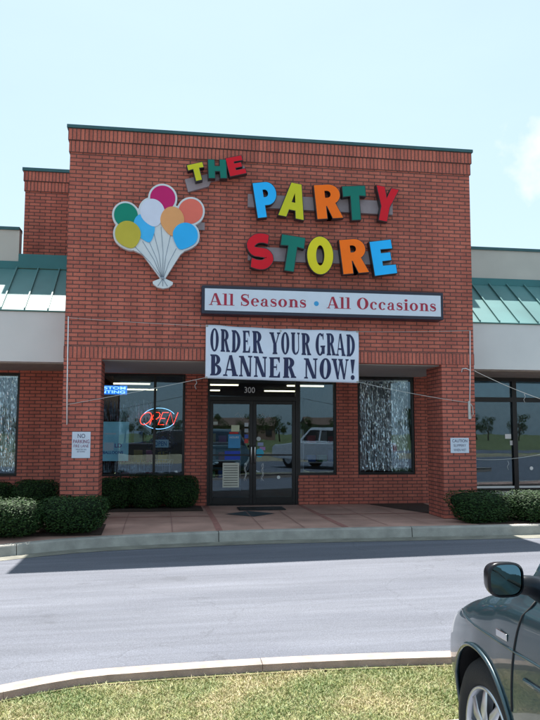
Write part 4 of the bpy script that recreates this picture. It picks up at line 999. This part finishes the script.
def isglass(u,r):
    if 1.26<u<2.27 and r>8.35: return 'wind'
    if 6.25<r<7.85:
        lo=1.33+.40*(r-6.25)/1.6
        if lo<u<2.72: return 'side1'
        if 2.82<u<3.72: return 'side2'
        if 3.82<u<4.55: return 'side3'
    if 4.88<u<5.0 and r>8.2: return 'rear'
    return None
def isl(u,r):
    if .05<u<.50 and 4.7<r<5.9: return 'head'
    if u>4.93 and 4.3<r<6.2: return 'tail'
parts={}
for side in (-1,1):
    for i in range(nu):
        for j in range(nr):
            q=[grid[i][j],grid[i+1][j],grid[i+1][j+1],grid[i][j+1]]
            uc=sum(a[0] for a in q)/4; zc=sum(a[2] for a in q)/4; rc=(rs[j]+rs[j+1])/2; wc=sum(a[1] for a in q)/4
            if inarch(uc,zc) and rc<6: continue
            if rc<6.2 and any(max(math.hypot(a[0]-wu,a[2]-WZ) for a in q)<WR_+.003 for wu in WU): continue
            k=isglass((us[i]+us[i+1])/2,rc); key='body'
            if k: key=k if k in('wind','rear') else k+('l' if side<0 else 'r')
            else:
                k=isl((us[i]+us[i+1])/2,rc)
                if k: key=k+('l' if side<0 else 'r')
            mb=parts.setdefault(key,{}); mb.setdefault('f',[]).append([(side,i,j),(side,i+1,j),(side,i+1,j+1),(side,i,j+1)])
def vp(side,i,j):
    if j in (0,nr): side=1
    u,w,z=grid[i][j]; return (VX+side*w,VY-u,VZ+z)
vobj={}
MAT={'body':paint,'head':simple('headlamp',(.5,.52,.5),.1,.3,coat=1),'tail':simple('tail_red',(.3,.01,.01),.2,coat=1)}
for key,d in parts.items():
    m=MB(); idx={}
    for f in d['f']:
        ids=[]
        for s,i,j in f:
            kk=(1 if j in(0,nr) else s,i,j)
            if kk not in idx: idx[kk]=len(m.v); m.v.append(vp(*kk))
            if idx[kk] not in ids: ids.append(idx[kk])
        if len(ids)>2: m.f.append(tuple(ids)); m.smooth.append(True)
    if key=='body':
        for i in (0,nu):
            loop=[idx[(1,i,j)] for j in range(nr+1) if (1,i,j) in idx]+[idx[(-1,i,j)] for j in range(nr-1,0,-1) if (-1,i,j) in idx]
            m.f.append(tuple(loop)); m.smooth.append(False)
    nm={'body':'body','wind':'windscreen','rear':'rear_window'}.get(key) or ('side_window' if key.startswith('side') else 'headlight' if key.startswith('head') else 'tail_light')
    mt=MAT.get(key) or MAT.get(key[:4]) or M['carglass']
    vobj[key]=m.build(nm,mt,Vn)
# dark cabin / wheel wells
m=MB(); m.box(VX-.80,VX+.80,VY-4.6,VY-1.35,VZ+.3,VZ+.95); m.build('cabin', M['black'], Vn)
for yy in (2.2,3.2):
    for sx in (-.4,.4):
        m=MB(); m.box(VX+sx-.25,VX+sx+.25,VY-yy-.25,VY-yy-.1,VZ+1.0,VZ+1.42); m.build('seat', simple('seat_grey',(.12,.12,.12),.8), Vn, bevel=.04)
for side in (-1,1):
    for wu in WU:
        lip=MB(); pts=[]
        for k in range(41):
            a=math.radians(-22+224*k/40); u=wu+WR_*math.cos(a); z=WZ+WR_*math.sin(a)
            if z<.22: continue
            # find r with that z
            best=None
            for q in range(12,62):
                r=q*.1; p=SV(u,r)
                if p[0]>.5*.98 and (best is None or abs(p[1]-z)<best[0]): best=(abs(p[1]-z),p)
            pts.append((VX+side*(best[1][0]+.004),VY-u,VZ+z))
        lip.tube(pts,.011,6); lip.build('arch_lip',paint,Vn)
        w=MB(); vs=[];fs=[];K=len(pts)
        for p in pts: vs+=[p,(VX+side*.62,p[1],p[2])]
        for k in range(K-1): fs.append((2*k,2*k+1,2*k+3,2*k+2))
        w.add(vs,fs,True); w.build('wheel_well',M['black'],Vn)
        w=MB(); w.disc_cyl((VX+side*.61,VY-wu,VZ+WZ),(side,0,0),.40,.40,.01,32); w.build('well_back',M['black'],Vn)
        # wheel: lathe tyre
        wx=VX+side*.93; wh=bpy.data.objects.new('wheel',None); COL.objects.link(wh); wh.parent=Vn; wh.location=Vector((wx,VY-wu,VZ+WZ))-Vn.location
        prof=[(-.20,.215),(-.205,.25),(-.20,.29),(-.17,.322),(-.13,.335),(-.09,.337),(-.05,.333),(-.02,.318),(0,.285),(.004,.25),(-.004,.222),(-.02,.21)]
        vs=[];fs=[];n=56
        for k in range(n):
            a=2*PI*k/n
            for o_,r_ in prof: vs.append((wx+side*o_,VY-wu+r_*math.cos(a),VZ+WZ+r_*math.sin(a)))
        P_=len(prof)
        for k in range(n):
            for q in range(P_-1): fs.append((k*P_+q,k*P_+q+1,((k+1)%n)*P_+q+1,((k+1)%n)*P_+q))
        w=MB(); w.add(vs,fs,True); w.build('tyre',simple('tyre_rubber',(.008,.008,.009),.75,bump=.2,bscale=120),wh)
        alloy=simple('alloy',(.55,.57,.60),.28,.9)
        w=MB(); vs=[];fs=[]; prof=[(-.018,.216),(-.004,.212),(-.006,.200),(-.03,.192),(-.12,.188)]
        for k in range(n):
            a=2*PI*k/n
            for o_,r_ in prof: vs.append((wx+side*o_,VY-wu+r_*math.cos(a),VZ+WZ+r_*math.sin(a)))
        P_=len(prof)
        for k in range(n):
            for q in range(P_-1): fs.append((k*P_+q,k*P_+q+1,((k+1)%n)*P_+q+1,((k+1)%n)*P_+q))
        w.add(vs,fs,True); w.disc_cyl((wx-side*.13,VY-wu,VZ+WZ),(side,0,0),.188,.188,.004,40)
        for k in range(9):
            a=2*PI*k/9; c_,s_=math.cos(a),math.sin(a)
            def pt(r,t_,o_): return (wx+side*o_,VY-wu+r*c_-t_*s_,VZ+WZ+r*s_+t_*c_)
            w.add([pt(.03,-.012,-.015),pt(.12,-.030,-.005),pt(.196,-.016,-.022),pt(.196,.016,-.022),pt(.12,.030,-.005),pt(.03,.012,-.015),pt(.05,0,.002),pt(.12,0,.010),pt(.196,0,-.012)],[(0,1,7,6),(1,2,8,7),(6,7,4,5),(7,8,3,4)],True)
        w.disc_cyl((wx-side*.02,VY-wu,VZ+WZ),(side,0,0),.045,.036,.028,24)
        w.build('rim',alloy,wh)
        w=MB(); w.disc_cyl((wx-side*.12,VY-wu,VZ+WZ),(side,0,0),.14,.14,.02,32); w.build('brake_disc',simple('disc_steel',(.06,.06,.06),.4,.8),wh)
def findr(u,z,lo=2.0,hi=6.2):
    best=None
    for q in range(int((hi-lo)/.04)):
        r=lo+q*.04; p=SV(u,r)
        if best is None or abs(p[1]-z)<best[0]: best=(abs(p[1]-z),p)
    return best[1]
for side in (-1,1):
    for useam in (1.29,2.77,3.78):
        pts=[]
        for k in range(24):
            z=.30+.72*k/23; u=useam+(.13*(k/23)**4 if useam<2 else 0)
            if any(math.hypot(u-wu,z-WZ)<WR_+.02 for wu in WU): continue
            p=findr(u,z); pts.append((VX+side*(p[0]+.001),VY-u,VZ+z))
        m=MB(); m.tube(pts,.0045,5); m.build('door_seam',M['black'],Vn)
    for z0,z1,u0,u1,r,mt,nm in ((.735,.765,1.41,4.7,.010,paint,'side_moulding'),(.80,.87,.62,4.8,.006,paint,'crease'),(.52,.535,1.43,3.55,.009,chrome,'lower_trim')):
        pts=[]
        for k in range(40):
            u=u0+(u1-u0)*k/39; z=z0+(z1-z0)*k/39
            p=findr(u,z); pts.append((VX+side*(p[0]+.0),VY-u,VZ+z))
        m=MB(); m.tube(pts,r,6); m.build(nm,mt,Vn)
    # belt trim + pillar base triangle
    pts=[vpt(1.55+3.1*k/30,side,SV(1.55+3.1*k/30,6.15),.002) for k in range(31)]
    m=MB(); m.tube(pts,.010,6); m.build('belt_trim',M['black'],Vn)
    for u in (2.55,3.55):
        p=findr(u,.90); m=MB(); m.tube([(VX+side*(p[0]+.004),VY-u+.1,VZ+.9),(VX+side*(p[0]+.035),VY-u+.07,VZ+.905),(VX+side*(p[0]+.035),VY-u-.07,VZ+.905),(VX+side*(p[0]+.004),VY-u-.1,VZ+.9)],.014,8); m.build('door_handle',paint,Vn)
    # badge on fender behind arch
    p=findr(1.25,.815); m=MB(); a=VX+side*(p[0]+.001); b2=VX+side*(p[0]+.004); m.box(min(a,b2),max(a,b2),VY-1.265,VY-1.175,VZ+.832,VZ+.860); m.build('fender_badge',chrome,Vn,bevel=.004)
    # mirror
    mx,my,mz=VX+side*1.165,VY-1.66,VZ+1.150
    hs=MB(); vs=[];fs=[];A_,B2=28,14
    for j in range(B2+1):
        for i in range(A_):
            ph=2*PI*i/A_; th=PI/2*j/B2; e=.62
            cx_=math.copysign(abs(math.cos(ph))**e,math.cos(ph)); sz_=math.copysign(abs(math.sin(ph))**e,math.sin(ph))
            rr=math.cos(th)**.55 if j<B2 else 0
            vs.append((mx+.064*cx_*rr,my+.0+.085*math.sin(th),mz+.058*sz_*rr))
    for j in range(B2):
        for i in range(A_): fs.append((j*A_+i,j*A_+(i+1)%A_,(j+1)*A_+(i+1)%A_,(j+1)*A_+i))
    k0=len(vs)
    for i in range(A_):
        ph=2*PI*i/A_; e=.62; cx_=math.copysign(abs(math.cos(ph))**e,math.cos(ph)); sz_=math.copysign(abs(math.sin(ph))**e,math.sin(ph))
        vs.append((mx+.057*cx_,my-.004,mz+.051*sz_)); 
    for i in range(A_): fs.append((i,(i+1)%A_,k0+(i+1)%A_,k0+i))
    hs.add(vs,fs,True)
    hs.tube([(mx-side*.03,my+.055,mz-.024),(mx-side*.11,my+.055,mz-.032),(mx-side*.20,my+.07,mz-.065)],[.030,.034,.055],14)
    mo=hs.build('mirror',simple('mirror_gloss_black',(.005,.006,.009),.28,spec=.35),Vn)
    mg=MB(); vs=[(mx,my-.001,mz)]
    for i in range(A_):
        ph=2*PI*i/A_; e=.62; vs.append((mx+.0572*math.copysign(abs(math.cos(ph))**e,math.cos(ph)),my+.001-side*0,mz+.0512*math.copysign(abs(math.sin(ph))**e,math.sin(ph))))
    mg.add(vs,[(0,1+i,1+(i+1)%A_) for i in range(A_)])
    mg.build('mirror_glass',simple('mirror_silver',(.16,.22,.22),.02,1,var=0),mo)
m=MB(); m.box(VX-.30,VX+.30,VY-.012,VY+.012,VZ+.42,VZ+.58)
for k in range(5): m.box(VX-.29,VX+.29,VY+.012,VY+.02,VZ+.44+.026*k,VZ+.45+.026*k)
m.build('grille',M['black'],Vn)
m=MB(); m.box(VX-.15,VX+.15,VY-5.10,VY-5.085,VZ+.70,VZ+.85); m.build('number_plate',M['white'],Vn)
m=MB()
for k in range(3): m.tube([(VX-.5+.45*k,VY-1.50,VZ+1.26),(VX-.2+.45*k,VY-1.58,VZ+1.31)],.008,5)
m.build('wiper',M['black'],Vn)

# ------------------------------------------------------------------ white pickup (seen reflected in the glass)
def truck(px,py,ang,label,paintm,name='pickup_truck'):
    z0=zr(px); T_=thing(name,(0,0,0),label,'pickup truck')
    LP=[(0,.45),(0,.95),(.15,1.05),(1.35,1.12),(1.45,1.14),(1.45,.45)]
    def ext(pts,hw,nm,mt,tap=0,bev=.03):
        m=MB(); n=len(pts); zmin=min(p[1] for p in pts)
        vs=[(-(hw-tap*(p[1]-zmin)),p[0],p[1]) for p in pts]+[((hw-tap*(p[1]-zmin)),p[0],p[1]) for p in pts]
        fs=[tuple(range(n)),tuple(range(n,2*n))[::-1]]+[(i,(i+1)%n,(i+1)%n+n,i+n) for i in range(n)]
        m.add(vs,fs); o=m.build(nm,mt,T_,bevel=bev); return o
    ext([(2.75,.42),(2.78,.9),(2.6,1.02),(1.2,1.10),(-2.7,1.08),(-2.75,.45),(-2.2,.38),(2.3,.38)],.96,'body',paintm)
    ext([(1.25,1.08),(.55,1.72),(-1.15,1.76),(-1.55,1.10)],.90,'cab',paintm,tap=.22)
    for sx in (-1,1):
        for a,b in ((.95,-.02),(-.12,-1.2)):
            m=MB(); tz=1.62; x0=sx*(.90-.22*.10+.006); x1=sx*(.90-.22*.54+.006)
            m.add([(x0,a,1.18),(x0,b,1.18),(x1,b+(.12 if b<-.5 else 0),tz),(x1,a-.42 if a>.5 else a,tz)],[(0,1,2,3)]); m.build('side_window',M['black'],T_)
        for wy in (1.75,-1.75):
            w=bpy.data.objects.new('wheel',None); COL.objects.link(w); w.parent=T_; w.location=(sx*.86,wy,.38)
            m=MB(); m.tube([(sx*.66,wy,.38),(sx*.70,wy,.38),(sx*.90,wy,.38),(sx*.93,wy,.38)],[.34,.38,.38,.34],32); q=m.build('tyre',M['black'],w)
            m=MB(); m.disc_cyl((sx*.93,wy,.38),(sx,0,0),.22,.18,.02,24); m.build('rim',chrome,w)
        m=MB(); m.box(sx*.80-.08,sx*.80+.08,-2.80,-2.74,.72,1.02); m.build('tail_light',MAT['tail'],T_)
        m=MB(); m.box(sx*.74-.12,sx*.74+.12,2.74,2.80,.68,.86); m.build('headlight',MAT['head'],T_)
    m=MB(); m.add([(-.78,1.16,1.18),(.78,1.16,1.18),(.70,.66,1.66),(-.70,.66,1.66)],[(0,1,2,3)]); m.build('windscreen',M['black'],T_)
    m=MB(); m.add([(-.78,-1.53,1.18),(.78,-1.53,1.18),(.72,-1.25,1.64),(-.72,-1.25,1.64)],[(0,1,2,3)]); m.build('rear_window',M['black'],T_)
    m=MB(); m.box(-.9,.9,-2.9,-2.76,.45,.62); m.build('rear_bumper',chrome,T_,bevel=.02)
    m=MB(); m.box(-.9,.9,2.78,2.9,.42,.62); m.build('front_bumper',chrome,T_,bevel=.02)
    m=MB(); m.box(-.82,.82,-2.70,-1.62,1.082,1.10); m.build('bed_cover',M['black'],T_)
    T_.location=(px,py,z0); T_.rotation_euler.z=ang; return T_
truck(8.9,-13.0,math.radians(146),'white crew cab pickup parked behind the camera, reflected beside the doors',simple('white_car_paint',(.62,.64,.68),.25,coat=1))
truck(2.2,-24.2,math.radians(95),'dark grey pickup on the far verge, reflected small in the left window',simple('dark_grey_car_paint',(.03,.03,.035),.25,coat=1))

# ------------------------------------------------------------------ far trees and houses (they show in the glass)
def tree_proto(seed):
    rnd=random.Random(seed); t=thing('roadside_tree',(0,0,0),'x','tree'); m=MB()
    m.tube([(0,0,0),(.05,0,1.2),(0,.05,2.6),(0,0,4.2)],[.17,.13,.09,.03],8)
    for k in range(5): a=rnd.uniform(0,6.3); z=rnd.uniform(1.2,2.8); m.tube([(0,0,z),(math.cos(a)*.9,math.sin(a)*.9,z+.9)],[.06,.02],6)
    m.build('trunk',M['bark'],t); m=MB(); vs=[];fs=[]
    cl=[(rnd.gauss(0,.75),rnd.gauss(0,.75),rnd.uniform(1.6,4.8),rnd.uniform(.4,.85)) for _ in range(16)]
    for cx_,cy_,cz_,cr in cl:
        for _ in range(150):
            d=Vector((rnd.gauss(0,1),rnd.gauss(0,1),rnd.gauss(0,1))).normalized()*cr*rnd.uniform(.6,1.05); p=Vector((cx_,cy_,cz_))+d
            a=Vector((rnd.gauss(0,1),rnd.gauss(0,1),rnd.gauss(0,1))).normalized()*.10; b=Vector((rnd.gauss(0,1),rnd.gauss(0,1),rnd.gauss(0,1))).normalized()*.07
            k=len(vs); vs+=[p-a,p+b,p+a,p-b]; fs.append((k,k+1,k+2,k+3))
    m.add(vs,fs); m.build('crown',M['leaf_tree'],t,recalc=False); return t
tp=[tree_proto(21),tree_proto(22)]; rnd=random.Random(5)
for k in range(34):
    o=tp[k] if k<2 else copy_tree(tp[k%2]); x=-42+k*3.1+rnd.uniform(-1,1); s=rnd.uniform(.55,1.0)
    o.location=(x,-100+rnd.uniform(-6,6),zr(x)-.1); o.scale=(s,s,s*rnd.uniform(.9,1.25)); o.rotation_euler.z=rnd.uniform(0,6)
    tag(o,'green roadside tree across the far road, seen only as a reflection in the glass','tree','trees beyond the far road')
for k,(x,w,h,c) in enumerate([(-14,12,3.0,(.2,.16,.13)),(14,16,3.2,(.2,.12,.09)),(34,12,3.4,(.22,.21,.2))]):
    t=thing('far_house',(x,-114,0),('pale low house','wide brown low house','light grey low house')[k]+' across the far road with a brown gable roof','house')
    m=MB(); m.box(x-w/2,x+w/2,-118,-112,-.5,h-.6); m.build('wall',simple('house_wall',c,.9),t)
    m=MB(); m.add([(x-w/2-.4,-111.6,h-.6),(x+w/2+.4,-111.6,h-.6),(x+w/2+.4,-115,h+.8),(x-w/2-.4,-115,h+.8),(x-w/2-.4,-118.4,h-.6),(x+w/2+.4,-118.4,h-.6)],[(0,1,2,3),(3,2,5,4),(0,3,4),(1,5,2)]); m.build('roof',simple('house_roof',(.13,.08,.06),.9),t)
    for q in range(4):
        m=MB(); xx=x-w/2+1.2+q*(w-2.4)/3-.4; m.box(xx,xx+.9,-111.99,-111.9,.8,1.8); m.build('window',M['black'],t)

# ------------------------------------------------------------------ light, world, camera
sd=Vector((-.15,-2.85,-6.85))
s=bpy.data.lights.new('sun','SUN'); s.energy=5.0; s.angle=math.radians(.53); s.color=(1,.955,.89)
so=bpy.data.objects.new('sun',s); COL.objects.link(so); so.rotation_euler=sd.to_track_quat('-Z','Y').to_euler(); so.location=(0,20,40)
w=bpy.data.worlds.new('World'); scene.world=w; w.use_nodes=True; N=w.node_tree.nodes; L=w.node_tree.links; bg=N['Background']
sk=N.new('ShaderNodeTexSky'); sk.sky_type='NISHITA'; sk.sun_disc=False; sk.sun_elevation=math.atan2(6.85,2.853); sk.sun_rotation=math.atan2(.15,2.85); sk.dust_density=1.2; sk.air_density=1.0; sk.ozone_density=1.2
tc=N.new('ShaderNodeTexCoord'); mp=N.new('ShaderNodeMapping'); mp.inputs['Scale'].default_value=(1,1,2.6); mp.inputs['Location'].default_value=(.35,.1,.2)
no=N.new('ShaderNodeTexNoise'); no.inputs['Scale'].default_value=2.4; no.inputs['Detail'].default_value=7; no.inputs['Roughness'].default_value=.55
L.new(tc.outputs['Generated'],mp.inputs[0]); L.new(mp.outputs[0],no.inputs['Vector'])
rp=N.new('ShaderNodeMapRange'); rp.inputs[1].default_value=.35; rp.inputs[2].default_value=.75; rp.inputs[3].default_value=.62; rp.inputs[4].default_value=.80; L.new(no.outputs[0],rp.inputs[0])
# one small cloud low to the right of the roof line
def camdir(px,py):
    r_=Vector((0.98899036,-0.14794982,0.00298539)); u_=Vector((-0.01751725,-0.09701627,0.99512863)); f_=Vector((0.14693947,0.98422492,0.09853983))
    return (f_*722.85+r_*(px-270)+u_*(360-py)).normalized()
cd=camdir(535,156); dt=N.new('ShaderNodeVectorMath'); dt.operation='DOT_PRODUCT'; dt.inputs[1].default_value=cd
nz=N.new('ShaderNodeVectorMath'); nz.operation='NORMALIZE'; L.new(tc.outputs['Generated'],nz.inputs[0]); L.new(nz.outputs[0],dt.inputs[0])
n5_=N.new('ShaderNodeTexNoise'); n5_.inputs['Scale'].default_value=22; n5_.inputs['Detail'].default_value=5; L.new(tc.outputs['Generated'],n5_.inputs['Vector'])
ma=N.new('ShaderNodeMath'); ma.operation='MULTIPLY_ADD'; L.new(n5_.outputs[0],ma.inputs[0]); ma.inputs[1].default_value=.006; L.new(dt.outputs['Value'],ma.inputs[2])
rq=N.new('ShaderNodeMapRange'); rq.inputs[1].default_value=1.0018; rq.inputs[2].default_value=1.0042; L.new(ma.outputs[0],rq.inputs[0])
cm=N.new('ShaderNodeMix'); cm.data_type='RGBA'; cm.inputs[7].default_value=(3.7,4.8,5.3,1); L.new(rp.outputs[0],cm.inputs[0]); L.new(sk.outputs[0],cm.inputs[6]); c2m=N.new('ShaderNodeMix'); c2m.data_type='RGBA'; c2m.inputs[7].default_value=(5.6,5.6,5.6,1); L.new(rq.outputs[0],c2m.inputs[0]); L.new(cm.outputs[2],c2m.inputs[6]); L.new(c2m.outputs[2],bg.inputs[0])
bg.inputs[1].default_value=.09
cam=bpy.data.cameras.new('camera'); co=bpy.data.objects.new('camera',cam); COL.objects.link(co); scene.camera=co
r_=Vector((0.98899036,-0.14794982,0.00298539)); u_=Vector((-0.01751725,-0.09701627,0.99512863)); f_=Vector((0.14693947,0.98422492,0.09853983))
mt=Matrix((r_,u_,-f_)).transposed().to_4x4(); mt.translation=Vector((1.6063,-12.1828,1.5)); co.matrix_world=mt
cam.sensor_fit='HORIZONTAL'; cam.sensor_width=36; cam.lens=36*722.85/540; cam.clip_end=2000; cam.clip_start=.05
scene.render.resolution_x=768; scene.render.resolution_y=1024
scene.render.engine='CYCLES'
vs_=scene.view_settings; vs_.view_transform='Standard'; vs_.look='None'; vs_.gamma=1; vs_.exposure=1.22; vs_.use_curve_mapping=False
